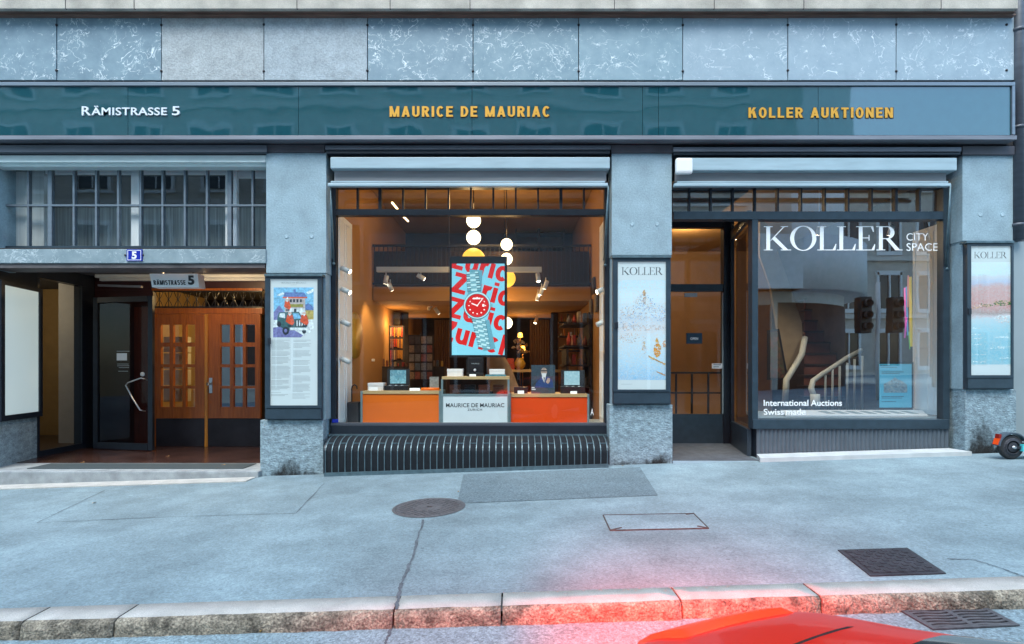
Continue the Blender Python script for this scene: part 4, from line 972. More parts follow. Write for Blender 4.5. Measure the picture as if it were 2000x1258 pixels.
dabs(mb, 1284, 684, 7, 13, 110, (0, 1, 0), 1.8); dabs(mb, 1283, 668, 2.5, 7, 25, (0, 1), 1.5); dabs(mb, 1298, 672, 4, 6, 25, (0,), 1.5)
for i in range(60): dabs(mb, 1267 + i*.55, 696 + i*.27, 1, 1.4, 2, (2, 1), 1.3)
for i in range(24): dabs(mb, 1283 + i*.7, 726 + i*.3, 1, 1.2, 2, (2,), 1.2)
mb.build('brush_dabs', mats, p, normals=False)
mb = MB(); serif_word(mb, 'KOLLER', PX(1214, YP), PX(1294, YP), PZ(537, YP), PZ(522, YP), YP, w=.10, h=.03); mb.build('lettering', 'ink', p)
mb = MB(); mb.prect(1213, 1235, 750, 750.8, YP); mb.build('small_print', 'greytext', p)

t, p = poster_case((1889.5, 1980, 475, 760), (1897, 1976, 480.5, 733), 608, 'dark poster case showing a painting of pink cliffs above a pale sea', 738)
z0, z1 = PZ(712, YP), PZ(512, YP)
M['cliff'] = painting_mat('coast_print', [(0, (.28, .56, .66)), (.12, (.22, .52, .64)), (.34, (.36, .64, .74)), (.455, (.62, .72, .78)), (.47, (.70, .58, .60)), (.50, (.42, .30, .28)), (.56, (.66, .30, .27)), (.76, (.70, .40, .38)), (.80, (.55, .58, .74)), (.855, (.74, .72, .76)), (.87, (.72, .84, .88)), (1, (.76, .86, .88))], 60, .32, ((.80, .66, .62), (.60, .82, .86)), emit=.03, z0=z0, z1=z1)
mb = MB(); mb.prect(1897.2, 1975.8, 512, 712, YP); o = mb.build('picture', 'cliff', p); rebase(M['cliff'], o)
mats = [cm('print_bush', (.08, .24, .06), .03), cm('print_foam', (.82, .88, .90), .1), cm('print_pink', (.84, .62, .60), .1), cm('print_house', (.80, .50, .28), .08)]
mb = MB(); L_ = [1]
def dabs2(cx, cy, rx, ry, n, mis, s=1.5):
    for _ in range(n):
        a, r_ = random.uniform(0, 6.28), math.sqrt(random.random()); x, y = cx+rx*r_*math.cos(a), cy+ry*r_*math.sin(a)
        if not (1899 < x < 1974): continue
        L_[0] = 1 + (L_[0]+1) % 60; e = random.uniform(.6, 1)*s
        mb.ppoly([(x-e*1.3, y+e*.3), (x, y+e*.6), (x+e*1.3, y+e*.2), (x+e*.4, y-e*.6), (x-e*.6, y-e*.4)], YP-.00005*L_[0], random.choice(mis))
dabs2(1958, 592, 18, 5, 110, (0, 0, 3)); dabs2(1925, 596, 14, 4, 50, (0, 3, 2)); dabs2(1905, 600, 8, 3, 25, (3, 2)); dabs2(1960, 622, 16, 9, 70, (2, 1)); 
for k in range(14): dabs2(random.uniform(1900, 1972), random.uniform(615, 708), 16, 1.2, 16, (1,), 1.3)
mb.build('brush_dabs', mats, p, normals=False)
mb = MB(); serif_word(mb, 'KOLLER', PX(1902.5, YP), PX(1966, YP), PZ(504.5, YP), PZ(492, YP), YP, w=.09, h=.03); mb.build('lettering', 'ink', p)

# ------------------------------------------------------------------ awnings
def awning(cas, fab, barr, arms, label):
    t = thing('awning', P((cas[0]+cas[1])/2, barr[3], -.05), label, 'awning', 'rolled up awnings over the windows')
    mb = MB(); mb.pbox(*cas, -.06, .16, bev=.012); mb.build('cassette', 'white_metal', t)
    mb = MB(); mb.pbox(*fab, .02, .06); mb.build('fabric', 'white_fabric', t)
    a, b, c_, d = barr; mb = MB(); mb.pbox(a, b, c_, d, -.11, -.05, bev=.008); mb.pbox(a+6, b-6, c_-3.4, c_-.8, -.10, -.06); mb.build('front_bar', 'white_metal', t)
    for pts in arms:
        mb = MB(); mb.tube([P(*q) for q in pts], .011, 8); mb.tube([P(pts[0][0], pts[0][1], pts[0][2]-.01), P(pts[-1][0]-3, pts[-1][1]-10, pts[-1][2]-.02)], .008, 8); mb.ball(P(*pts[-1]), .02, seg=10); mb.build('arm', 'teal_metal', t)
    return t
awning((645, 1191.5, 306.5, 329), (653, 1184, 331, 354), (640, 1187.5, 357, 363.5), (((646, 363, -.04), (649, 440, .06), (652, 515, .16)), ((1188, 363, -.04), (1185, 440, .06), (1182, 518, .16))), 'white rolled awning above the window with the orange counters')
awning((1340, 1869.5, 308, 333), (1319, 1848, 335.5, 355), (1317.5, 1858, 357.5, 363.5), (((1856, 363, -.04), (1853, 440, .06), (1849, 525, .16)),), 'white rolled awning above the gallery window')
M['blind_white'] = mat('pale_blind_paint', (.66, .76, .75), .5, var=.05)
t = thing('awning', P(260, 327, .05), 'pale rolled blind box above the barred window at left', 'awning', 'rolled up awnings over the windows')
mb = MB(); mb.box(XL+1.4, PX(520, .02)-.004, .02, .18, PZ(317, .02), PZ(303, .02), bev=.006); mb.build('cassette', 'blind_white', t)
mb = MB(); mb.box(XL+1.4, PX(520, .05)-.004, .06, .19, PZ(325.5, .06), PZ(317, .06)-.002, bev=.006); mb.build('front_bar', 'blind_white', t)
t = thing('alarm_box', P(1337, 338, -.1), 'white rounded plastic box on the left end of the gallery awning', 'alarm box')
mb = MB(); mb.pbox(1321, 1354, 307, 338, -.13, -.055, bev=.03); mb.build('cover', 'white', t)
mb = MB(); mb.pbox(1326, 1349, 311, 334, -.054, -.0, bev=.004); mb.build('back_plate', 'white_metal', t)

# ------------------------------------------------------------------ centre shop window
wn_ = part(MB().pbox(645, 1190, 831, 850, .17, .30, bev=.006), 'shop_window', 'frame_dark')
mb = MB(); mb.pbox(646, 1187, 826.5, 830.6, .185, .28); part(mb, 'glazing_bead', 'beam', wn_)
for a, b in ((646.5, 656), (1181, 1190)): part(MB().pbox(a, b, 356, 831, .19, .28), 'side_frame', 'frame_dark', wn_)
for a, b in ((408.5, 420.5), (356, 366.5)): part(MB().pbox(656, 1181, a, b, .195, .28), 'transom_bar', 'frame_dark', wn_)
mb = MB()
for px in (698, 742, 787, 831, 876, 919.5, 963.5, 1007.5, 1051, 1095.6, 1140.6):
    w = .019 if px in (742, 1095.6) else .011
    part(MB().box(PX(px, .21)-w, PX(px, .21)+w, .205, .26, PZ(408.5, .21), PZ(366, .21)), 'glazing_bar', 'frame_dark', wn_)
mb = MB(); mb.prect(655, 1182, 420, 828, .235); part(mb, 'pane', 'glass', wn_)
mb = MB(); mb.prect(655, 1182, 364, 410, .236); part(mb, 'pane', 'glass', wn_)
mb = MB(); mb.ptext('A', 1153.5, 1159.5, 798, 811, .233); part(mb, 'window_letter', 'vinyl', wn_)
mb = MB(); mb.prect(648.5, 661, 818.5, 825.5, .184); part(mb, 'blue_sticker', 'blue_plate', wn_)
mb = MB(); mb.box(PX(637), PX(1195), .26, .34, PZ(357, .3), PZ(284)); part(mb, 'window_head', 'frame_dark')
mb = MB(); mb.box(PX(637)+.004, PX(1190)-.004, .30, .34, -.3, PZ(831, .3)); part(mb, 'window_breast', 'frame_dark')

# curved ventilation grille below
gt = thing('ventilation_grille', (PX(910), -.1, gz(PX(910))), 'curved black ventilation grille with steel ribs below the centre shop window', 'ventilation grille')
X0, X1 = PX(634, -.15), PX(1188, -.15)
ztop = PZ(851, .16)
prof = [(.16, ztop)] + [(.14 - .29*math.sin(R(a)), ztop - .17*(1-math.cos(R(a)))) for a in range(0, 91, 10)] 
def gprof(x, out=0.0):
    zb = gz(x) + .045; r_ = []
    for i, (y, z) in enumerate(prof):
        k = min(1, i/9); r_.append((y - out*(.3 + .7*k), z + out*(1-k)))
    r_.append((prof[-1][0] - out, zb)); return r_
mb = MB(); lay = mb.bm.loops.layers.uv.new('uv'); n = 60
for i in range(n):
    xa, xb = X0 + (X1-X0)*i/n, X0 + (X1-X0)*(i+1)/n; pa, pb = gprof(xa), gprof(xb); s = 0
    for k in range(len(pa)-1):
        ds = math.hypot(pa[k+1][0]-pa[k][0], pa[k+1][1]-pa[k][1])
        f = mb.bm.faces.new([mb.bm.verts.new(q) for q in ((xa, *pa[k]), (xb, *pb[k]), (xb, *pb[k+1]), (xa, *pa[k+1]))]); f.smooth = True
        for lp, uv in zip(f.loops, ((xa, s), (xb, s), (xb, s+ds), (xa, s+ds))): lp[lay].uv = uv
        s += ds
bmesh.ops.remove_doubles(mb.bm, verts=mb.bm.verts[:], dist=1e-5)
mb.build('perforated_sheet', 'dot_sheet', gt)
mb = MB(); nr = 43
for i in range(nr+1):
    x = X0 + .012 + (X1-X0-.024)*i/nr; q = gprof(x, .012); q0 = gprof(x, .002)
    w = .0055
    for k in range(len(q)-1):
        a0, a1, b0, b1 = q[k], q[k+1], q0[k], q0[k+1]
        for sx in (-w, w): mb.face([(x+sx, *a0), (x+sx, *a1), (x+sx, *b1), (x+sx, *b0)])
        mb.face([(x-w, *a0), (x+w, *a0), (x+w, *a1), (x-w, *a1)])
    if i < nr and i % 2 == 0:
        y, z = gprof(x, .006)[6]; mb.box(x+.006, x+(X1-X0)/nr-.006, y-.004, y+.006, z-.006, z+.004)
mb.build('ribs', 'teal_metal', gt)
mb = MB(); mb.prism([(X0, prof[-1][0]-.02, gz(X0)-.01), (X1, prof[-1][0]-.02, gz(X1)-.01), (X1, prof[-1][0]-.02, gz(X1)+.045), (X0, prof[-1][0]-.02, gz(X0)+.045)], (0, .05, 0)); mb.build('bottom_rail', 'teal_metal', gt)
mb = MB()
for x in (X0, X1):
    q = gprof(x, .014); mb.prism([(x-.008, y, z) for y, z in q] + [(x-.008, .16, gz(x)+.045)], (.016, 0, 0))
mb.build('end_plate', 'frame_dark', gt)
mb = MB(); mb.pbox(640, 1188, 848.5, 853, .13, .17); mb.build('top_rail', 'teal_metal', gt)

# ------------------------------------------------------------------ centre shop: room
SL_, SR_ = -2.345, 1.33
mb = MB(); mb.box(SL_, SR_, .345, 1.35, .38, .50); part(mb, 'display_floor', 'floor_display')
mb = MB(); mb.box(SL_, SR_, 1.35, 6.9, -.1, .06); part(mb, 'shop_floor', 'floor_shop')
mb = MB(); mb.box(SL_, SR_, .345, 6.9, 4.25, 4.33); part(mb, 'shop_ceiling', 'tan_ceiling')
MY = 2.25
mb = MB(); mb.box(SL_, SR_, MY, 5.2, PZ(588, MY), PZ(560, MY)); part(mb, 'gallery_slab', 'tan_wall')
mb = MB(); mb.box(SL_, SR_, 4.9, 5.0, PZ(560, MY)+.002, 4.24); part(mb, 'gallery_back_wall', 'brown_wall')
# wall below the gallery with a wide opening
WY = 4.1; zl = PZ(601, WY)
mb = MB(); mb.box(SL_, PX(790, WY), WY, WY+.1, .06, PZ(588, MY)-.002); mb.box(PX(790, WY), PX(1085, WY), WY, WY+.1, zl, PZ(588, MY)-.002); mb.box(PX(1085, WY), SR_, WY, WY+.1, .06, PZ(588, MY)-.002); part(mb, 'shop_back_wall', 'tan_wall')
mb = MB(); mb.box(PX(786, WY), PX(1089, WY), WY-.04, WY-.002, zl-.02, zl+.10); mb.box(PX(786, WY), PX(798, WY), WY-.04, WY-.002, .06, zl-.022); mb.box(PX(1076, WY), PX(1089, WY), WY-.04, WY-.002, .06, zl-.022); part(mb, 'opening_trim', 'dark_room')
gy = MY - .03
rl = MB(); rl.box(SL_, SR_, gy-.02, gy+.02, PZ(482, gy), PZ(478, gy)); rl.box(SL_, SR_, gy-.015, gy+.015, PZ(556, gy), PZ(552, gy))
k = SL_ + .03
while k < SR_: rl.box(k-.006, k+.006, gy-.006, gy+.006, PZ(552, gy), PZ(482, gy)); k += .075
part(rl, 'gallery_railing', 'black')
mb = MB(); mb.pbox(735, 1058, 521, 530.5, 1.55, 1.63); part(mb, 'light_track', 'white_wall')
mb = MB(); mb.box(SL_+.02, SR_-.02, MY+.04, MY+.07, PZ(559, MY), PZ(490, MY)); part(mb, 'gallery_parapet', 'brown_wall')
# shelves of books on the gallery
random.seed(21)
for (xa, xb, base) in ((.1, .55, PZ(515, 4.6)), (.6, 1.1, PZ(515, 4.6))):
    mb = MB()
    for r_ in range(4): mb.box(xa, xb, 4.55, 4.88, base + r_*.32, base + r_*.32 + .03)
    mb.box(xa-.03, xa, 4.55, 4.88, base, base+1.2); mb.box(xb, xb+.03, 4.55, 4.88, base, base+1.2)
    tt = mb.build('bookshelf', 'dark_room', None, label='dark bookshelf on the gallery, ' + ('nearer the pendant lamps' if xa < .3 else 'nearer the right wall'), cat='bookshelf', group='bookshelves on the gallery')
# white hinged shutters beside the glass
def shutter(x, y0, y1, z0, z1, face, name='folding_shutter'):
    mb = MB(); mb.box(x-.02, x+.02, y0, y1, z0, z1); n = max(1, int((y1-y0)/.24))
    for k in range(n):
        for j in range(3):
            ya, yb = y0 + (y1-y0)*(k+.14)/n, y0+(y1-y0)*(k+.86)/n; za, zb = z0+(z1-z0)*(j+.07)/3, z0+(z1-z0)*(j+.93)/3
            for (a, b, c_, d) in ((ya, yb, za, za+.015), (ya, yb, zb-.015, zb), (ya, ya+.012, za+.016, zb-.016), (yb-.012, yb, za+.016, zb-.016)): mb.box(x+face*.0195, x+face*.026, a, b, c_, d)
    return part(mb, name, 'vinyl')
shutter(SL_+.03, .36, .95, .50, PZ(425, .6), 1); shutter(SR_-.03, .36, 1.1, .50, PZ(425, .6), -1)
# ------------------------------------------------------------------ centre shop: lamps
def spot_head(mb_body, mb_face, c, d, r=.035, L=.13):
    c, d = Vector(c), Vector(d).normalized()
    mb_body.tube([c, c + d*L], r, 14); mb_face.tube([c + d*(L+.001), c + d*(L+.004)], r*.8, 14)
def spot_light(c, d, e, name, size=70, col=(1, .66, .32)):
    ld = bpy.data.lights.new(name, 'SPOT'); ld.energy = e*.8; ld.spot_size = R(size); ld.spot_blend = .7; ld.color = col; ld.shadow_soft_size = .04
    o = bpy.data.objects.new(name, ld); COL.objects.link(o); o.location = c; o.rotation_euler = (-Vector(d)).to_track_quat('Z', 'Y').to_euler(); return o
WARM = (1, .58, .22)
def wall_spot(pos, d, label, e=0, arm=None, lit=True, col=(1, .66, .32)):
    pos = Vector(pos); d = Vector(d).normalized()
    t = thing('spotlight', pos, label, 'spotlight', 'small white spotlights in the shop'); b, f = MB(), MB(); spot_head(b, f, pos - d*.065, d)
    if arm is not None: b.tube([pos, Vector(arm)], .008, 6)
    b.build('lamp_body', 'spot_body', t); f.build('lens', 'spot_face' if lit else 'spot_body', t)
    if e:
        o = spot_light(pos + d*.09, d, e, 'spot_light', col=col); o.parent = t; o.location = o.location - pos
wnames = ['topmost', 'second from top', 'third from top', 'lowest']
for i, py in enumerate((527, 568, 631, 704)):
    c = Vector((SL_+.13, .42, PZ(py, .42))); wall_spot(c, (1, -.06, -.45), '%s white tube spotlight on the left window shutter' % wnames[i], 7 if i < 2 else 0, (SL_+.05, .42, c.z+.02), i < 2)
for i, py in enumerate((567, 631)):
    c = Vector((SR_-.13, .5, PZ(py, .5))); wall_spot(c, (-1, -.14, -.45), '%s white tube spotlight on the right window shutter' % ('upper', 'lower')[i], 7 if i < 1 else 0, (SR_-.05, .5, c.z+.02), i < 1)
for px, py, y, d, e, lb in ((754, 546, 1.6, (-.3, .4, -.9), 22, 'white spotlight shining at the left end of the ceiling track'), (762, 560, 1.7, (.3, .5, -.8), 0, 'white spotlight just below the left track end'), (822, 541, 1.6, (.7, .2, -.4), 0, 'unlit white spotlight in the middle of the track'),
                         (1051, 542, 1.6, (.1, -.2, -1), 22, 'lit white spotlight hanging straight down right of the screen'), (1066, 556, 1.8, (-.3, .4, -.9), 18, 'upper spotlight of the slanted row right of the screen'), (1058, 568, 2.0, (-.3, .4, -.9), 0, 'middle spotlight of the slanted row right of the screen'), (1051, 579, 2.1, (-.3, .4, -.9), 0, 'lower spotlight of the slanted row right of the screen'),
                         (840, 599, 3.0, (-.6, .5, -.7), 22, 'left spotlight of the pair under the gallery'), (853, 607, 3.0, (.5, .5, -.7), 0, 'right spotlight of the pair under the gallery'), (1047, 626, 4.6, (-.3, -.3, -.9), 14, 'spotlight in the dark room behind the opening')):
    wall_spot(P(px, py, y), d, lb, e, P(px, py-14, y), True)
# tube lamps on the ceiling
for (a, b, lb) in (((766, 396, 1.6), (776, 408, 2.0), 'upper thin lit tube on the shop ceiling'), ((788, 423, 2.4), (797, 432, 2.7), 'lower thin lit tube on the shop ceiling')):
    mb = MB(); mb.tube([P(*a), P(*b)], .016, 8); tt = mb.build('ceiling_tube_lamp', 'tube', None, label=lb, cat='lamp', group='thin lit tubes on the ceiling')
def pendant(px, balls, y, label, e):
    top = Vector((PX(px, y), y, 4.24)); t = thing('pendant_lamp', top, label, 'pendant lamp', 'strings of glowing globes')
    mb = MB(); zb = PZ(balls[-1][0], y); mb.tube([top, (top.x, y, zb)], .008, 6); mb.lathe([(.05, 0), (.05, -.03), (.01, -.035)], top, 'Z', 16); mb.build('cord', 'black', t)
    for py, r, m in balls:
        c = Vector((top.x, y, PZ(py, y))); mb = MB(); mb.ball(c, r/1000*(D0+y), seg=28); mb.build('globe', m, t)
        ld = bpy.data.lights.new('globe_light', 'POINT'); ld.energy = e*.8; ld.color = WARM; ld.shadow_soft_size = .15
        o = bpy.data.objects.new('globe_light', ld); COL.objects.link(o); o.parent = t; o.location = c - top + Vector((0, .0, r/1000*(D0+y)+.16))
pendant(925, ((431, 14, 'globe'), (464, 14, 'globe'), (508, 23, 'globe_y'), (560, 14, 'globe')), 1.35, 'left string of glowing globes directly behind the advertising screen', 4)
pendant(989.5, ((477.5, 11.5, 'globe'), (506, 11.5, 'globe'), (544, 17.5, 'globe_y'), (631, 11.5, 'globe')), 2.0, 'right string of glowing globes beside the advertising screen', 3.2)

# ------------------------------------------------------------------ centre shop: screen
YSC = .80
t = thing('advertising_screen', P(935, 740, YSC), 'upright black framed screen showing a red dialled steel watch over red lettering', 'screen')
mb = MB(); mb.pbox(878, 990.5, 500.5, 698, YSC, YSC+.07, bev=.006); mb.build('housing', 'black', t)
mb = MB(); mb.tube([P(877, 560, YSC+.05), (PX(877, YSC+.05), YSC+.05, 4.24)], .004, 6); mb.tube([P(985, 505, YSC+.05), (PX(985, YSC+.05), YSC+.05, 4.24)], .004, 6); mb.build('cable', 'black', t)
mb = MB(); mb.pbox(911, 945, 698.5, 740, YSC+.02, YSC+.06); mb.build('stand', 'black', t)
sr = (882.5, 985.5, 515, 693.5); ys = YSC - .002
M['scr_blue'] = screen_mat('screen_light_blue', (.24, .68, .86), .28); M['scr_red'] = screen_mat('screen_red', (.80, .015, .015), .24)
M['scr_steel'] = screen_mat('screen_steel_blue', (.20, .48, .58), .26); M['scr_steel_d'] = screen_mat('screen_steel_dark', (.06, .20, .27), .15); M['scr_steel_l'] = screen_mat('screen_steel_light', (.48, .80, .88), .30); M['scr_white'] = screen_mat('screen_white', (.85, .85, .85), .36); M['scr_shadow'] = screen_mat('screen_shade_blue', (.16, .48, .62), .22)
mb = MB(); mb.prect(*sr, ys); disp = mb.build('display', 'scr_blue', t)
mb = MB(); yc = ys - .0015; ang = R(15)
for (px, py, ux) in ((938.7, 538.7, 1.62), (965, 592, 2.18), (967, 643, 2.45), (917, 677, 1.55)):
    o_ = P(px, py, yc); sc_ = 40/1000*(D0+yc)
    sans_word(mb, 'Zurich', lambda u, v: o_ + Vector((((u-ux)*math.cos(ang) + v*math.sin(ang))*sc_, 0, (-(u-ux)*math.sin(ang) + v*math.cos(ang))*sc_)), w=.68, t=.235, gap=.085)
a, b = P(sr[0], sr[3], yc), P(sr[1], sr[2], yc)
mb.clip(a, (-1, 0, 0)); mb.clip(a, (0, 0, -1)); mb.clip(b, (1, 0, 0)); mb.clip(b, (0, 0, 1))
mb.build('lettering', 'scr_red', disp)
mb = MB(); yw = [ys - .004]
def wp(pts, mi): yw[0] -= .00015; mb.ppoly(pts, yw[0], mi)
def rot_rect(cx, cy, w, h, a, mi):
    ca, sa = math.cos(R(a)), math.sin(R(a)); wp([(cx+x*ca-y*sa, cy+x*sa+y*ca) for x, y in ((-w/2, h/2), (w/2, h/2), (w/2, -h/2), (-w/2, -h/2))], mi)
def wdisc(cx, cy, r, mi, n=32): wp([(cx+r*math.cos(2*math.pi*k/n), cy+r*math.sin(2*math.pi*k/n)) for k in range(n)], mi)
rot_rect(928, 555, 26, 56, 4, 4); rot_rect(950, 655, 24, 58, -12, 4)     # soft shade beside the strap
for k in range(8):
    t_ = k/7; cx, cy = 922.5 + 3.5*t_, 533 + 33*t_; w = 24 + 3*t_
    rot_rect(cx, cy, w, 5.0, -4, 2); rot_rect(cx, cy-.4, w-1, 3.2, -4, 0 if k % 2 else 3); rot_rect(cx, cy, w*.42, 4.4, -4, 3 if k % 2 else 0)
for k in range(13):
    t_ = k/12; cx, cy = 934.5 + 11.5*t_, 624 + 54*t_; w = 28 - 4*t_
    rot_rect(cx, cy, w, 5.2, 12, 2); rot_rect(cx, cy-.5, w-1, 3.4, 12, 0 if k % 2 else 3); rot_rect(cx, cy, w*.42, 4.5, 12, 3 if k % 2 else 0)
wp([(912, 575), (938, 571), (950, 585), (953, 600), (944, 622), (925, 626), (914, 612), (909, 590)], 0)
wdisc(932, 597, 27, 2); wdisc(932, 596.5, 26, 3); wdisc(932, 597, 23.5, 2); wdisc(932, 597, 22.5, 1)
rot_rect(959.5, 597, 5, 6, 0, 0)
for k in range(12):
    a_ = R(30*k - 90); x, y = 932 + 16*math.cos(a_), 597 + 16*math.sin(a_); rot_rect(x, y, 2.6, 2.4 if k in (4, 5, 6, 7, 8) else 1.6, 30*k if k in (1, 2, 10, 11) else 0, 5)
rot_rect(931, 583, 14, 3, 0, 5); rot_rect(944, 596.5, 4, 5, 0, 5)
def hand(a_, L, w): 
    a_ = R(a_ - 90); rot_rect(932 + L/2*math.cos(a_), 597 + L/2*math.sin(a_), L, w, math.degrees(a_), 5)
hand(38, 19, 1.5); hand(292, 12, 2); wdisc(932, 597, 1.6, 5)
mb.build('watch_picture', ['scr_steel', 'scr_red', 'scr_steel_d', 'scr_steel_l', 'scr_shadow', 'scr_white'], disp, normals=False)

# ------------------------------------------------------------------ counters in the window
YC = .50
def counter(px0, px1, ptop, pbot, m, label):
    t = thing('display_counter', P((px0+px1)/2, pbot, YC), label, 'counter', 'orange counters in the window')
    mb = MB(); mb.pbox(px0+4, px1-4, ptop+6.5, pbot, YC+.008, YC+.5); mb.build('front_panel', m, t)
    mb = MB(); mb.pbox(px0+4.5, px1-4, ptop, ptop+6, YC-.002, YC+.52); mb.build('top', 'light_wood', t)
    for a in (px0, px1-4):
        mb = MB(); mb.pbox(a, a+4, ptop+.6, pbot, YC, YC+.5); mb.build('end_post', 'case_grey', t)
    return t
counter(704, 861, 763.5, 828, 'orange_l', 'orange fronted display counter with pale top, at the left of the glass case')
counter(994, 1151, 769.5, 829, 'orange_r', 'red orange display counter with pale top, at the right of the glass case')
YG = .44
t = thing('glass_display_case', P(928, 829, YG), 'white fronted glass display case lettered with the shop name between orange counters', 'display case')
mb = MB(); mb.pbox(865.5, 991, 774, 829, YG, YG+.5); pn = mb.build('front_panel', 'panel_white', t)
mb = MB(); mb.ptext('MAURICE DE MAURIAC', 871, 985, 787.5, 795.5, YG-.002, bold=.012, sp=1.02); mb.ptext('ZURICH', 913, 941.5, 798, 802.5, YG-.002, bold=.01, sp=1.2); mb.build('lettering', 'ink', pn)
mb = MB()
for r_ in ((861.5, 865.2, 741, 829), (991.2, 995.2, 741, 829), (865.4, 991, 769.5, 773.7)): mb.pbox(*r_, YG-.004, YG+.03)
for px in (862, 992): mb.pbox(px, px+3, 742, 790, YG+.46, YG+.49)
mb.build('profile_frame', 'case_grey', t)
mb = MB(); mb.pbox(863, 995, 735.5, 741, YG-.006, YG+.51); mb.build('top_shelf', 'light_wood', t)
mb = MB(); mb.prect(865.2, 991.2, 741.2, 769.5, YG); mb.build('pane', 'glass_case', t)
def place(mb, name, m, label, cat, group=None): return mb.build(name, m, None, label=label, cat=cat, group=group)
def gift_box(px0, px1, py0, py1, y, label, m='white'):
    t = thing('white_box', P((px0+px1)/2, py1, y), label, 'box', 'white gift boxes on the counters')
    mb = MB(); h = py1 - py0; mb.pbox(px0+.3, px1-.3, py0+h*.42, py1, y+.002, y+.16, bev=.004); mb.build('base', m, t)
    mb = MB(); mb.pbox(px0, px1, py0, py0+h*.40, y, y+.165, bev=.004); mb.build('lid', m, t)
gift_box(718, 749, 748, 763.3, .66, 'white gift box at the left end of the left orange counter'); gift_box(873, 904, 720.5, 735.4, .62, 'white gift box left of the black watch stand on the glass case'); gift_box(955.5, 986, 721, 731.5, .62, 'white gift box on booklets at the right of the glass case top')
mb = MB(); mb.pbox(948, 988, 732, 735.4, .60, .80); place(mb, 'booklet', cm('teal_booklet', (.10, .30, .38), 0.0), 'small stack of teal edged booklets under the white box', 'booklet')
def card(px0, px1, py0, py1, y, label):
    mb = MB(); w = .004; mb.prism([P(px0, py1, y), P(px1, py1, y), P(px1, py0, y+.03), P(px0, py0, y+.03)], (0, w, 0)); mb.prism([P(px0, py1, y+.06), P(px1, py1, y+.06), P(px1, py0, y+.034), P(px0, py0, y+.034)], (0, w, 0))
    place(mb, 'price_card', 'white', label, 'card', 'white tent cards by the watches')
card(721, 738, 756, 769, .545, 'white tent card in front of the left gift box'); card(800, 820, 758, 765, .56, 'white tent card beside the orange roll'); card(917, 929.5, 731, 740, .50, 'white tent card at the foot of the black watch stand'); card(1011, 1023.5, 763, 771.5, .54, 'white tent card by the small black box'); card(1114, 1127, 764, 772, .53, 'white tent card at the open watch box on the right counter')
M['screen_teal'] = painting_mat('teal_photo_print', [(0, (.12, .35, .42)), (.5, (.25, .55, .62)), (1, (.10, .28, .36))], 40, .5, ((.02, .05, .07), (.5, .75, .8)), z0=0, z1=.2)
M['screen_pale'] = painting_mat('pale_photo_print', [(0, (.38, .60, .68)), (.5, (.45, .68, .74)), (1, (.34, .56, .64))], 50, .3, ((.2, .35, .42), (.7, .85, .9)), z0=0, z1=.2)
def watch_box(lid, base, pic, y, pm, label):
    t = thing('watch_box', P((base[0]+base[1])/2, base[3], y), label, 'watch box', 'open black watch boxes')
    mb = MB(); mb.pbox(*base, y, y+.16, bev=.006); mb.build('tray', 'black', t)
    mb = MB(); a, b, c_, d = lid; mb.prism([P(a, d, y+.13), P(b, d, y+.13), P(b, c_, y+.17), P(a, c_, y+.17)], (0, .03, 0)); ld = mb.build('lid', 'black', t)
    mb = MB(); a, b, c_, d = pic; mb.face([P(a, d, y+.128), P(b, d, y+.128), P(b, c_, y+.162), P(a, c_, y+.162)]); o = mb.build('picture', pm, ld)
    mb = MB()
    for k in range(3):
        cx = base[0] + (base[1]-base[0])*(.25+.25*k); mb.lathe([(.02, 0), (.02, .008), (.012, .010), (0, .010)], P(cx, base[2], y+.05), 'Z', 14)
    mb.build('watch', 'steel', t)
watch_box((756.5, 800, 720.5, 753), (750, 797, 753.5, 764), (762, 793, 723, 749), .60, 'screen_teal', 'open black watch box with a teal watch photo on the left counter')
watch_box((1096, 1142, 723, 755.5), (1095.5, 1143, 755.5, 769.5), (1102, 1132, 725, 752), .60, 'screen_pale', 'open black watch box with a pale blue photo on the right counter')
mb = MB(); mb.pbox(1004, 1030.5, 756, 769.3, .62, .74, bev=.005); place(mb, 'black_box', 'black', 'small closed black box at the left end of the right orange counter', 'box')
mb = MB(); mb.tube([P(823, 760.3, .62), P(858, 760.3, .62)], .023, 14); place(mb, 'orange_roll', 'orange_l', 'orange leather roll lying on the left counter', 'roll')
mb = MB(); mb.pbox(839, 857, 736, 763.3, .74, .76); place(mb, 'brochure', cm('grey_brochure', (.30, .30, .27), 0.0), 'grey brochure standing behind the orange roll', 'brochure')
t = thing('watch_stand', P(929, 735, .66), 'black watch stand holding one watch on top of the glass case', 'watch stand')
mb = MB(); mb.pbox(911.5, 944, 728.5, 735.3, .62, .80, bev=.005); mb.pbox(914, 943, 698.5, 728.3, .72, .78, bev=.006); mb.build('block', 'black', t)
mb = MB(); mb.lathe([(.020, 0), (.020, -.010), (.015, -.012), (0, -.012)], P(927.5, 723, .715), 'Y', 20); w_ = mb.build('watch', 'steel', t)
mb = MB(); mb.box(PX(924.5, .715), PX(930.5, .715), .714, .7195, PZ(730, .715), PZ(716, .715)); mb.build('strap', 'kick', w_)
mb = MB(); mb.ptext('MAURICE', 921, 936, 709, 711.5, .718); mb.build('lettering', 'greytext', t)
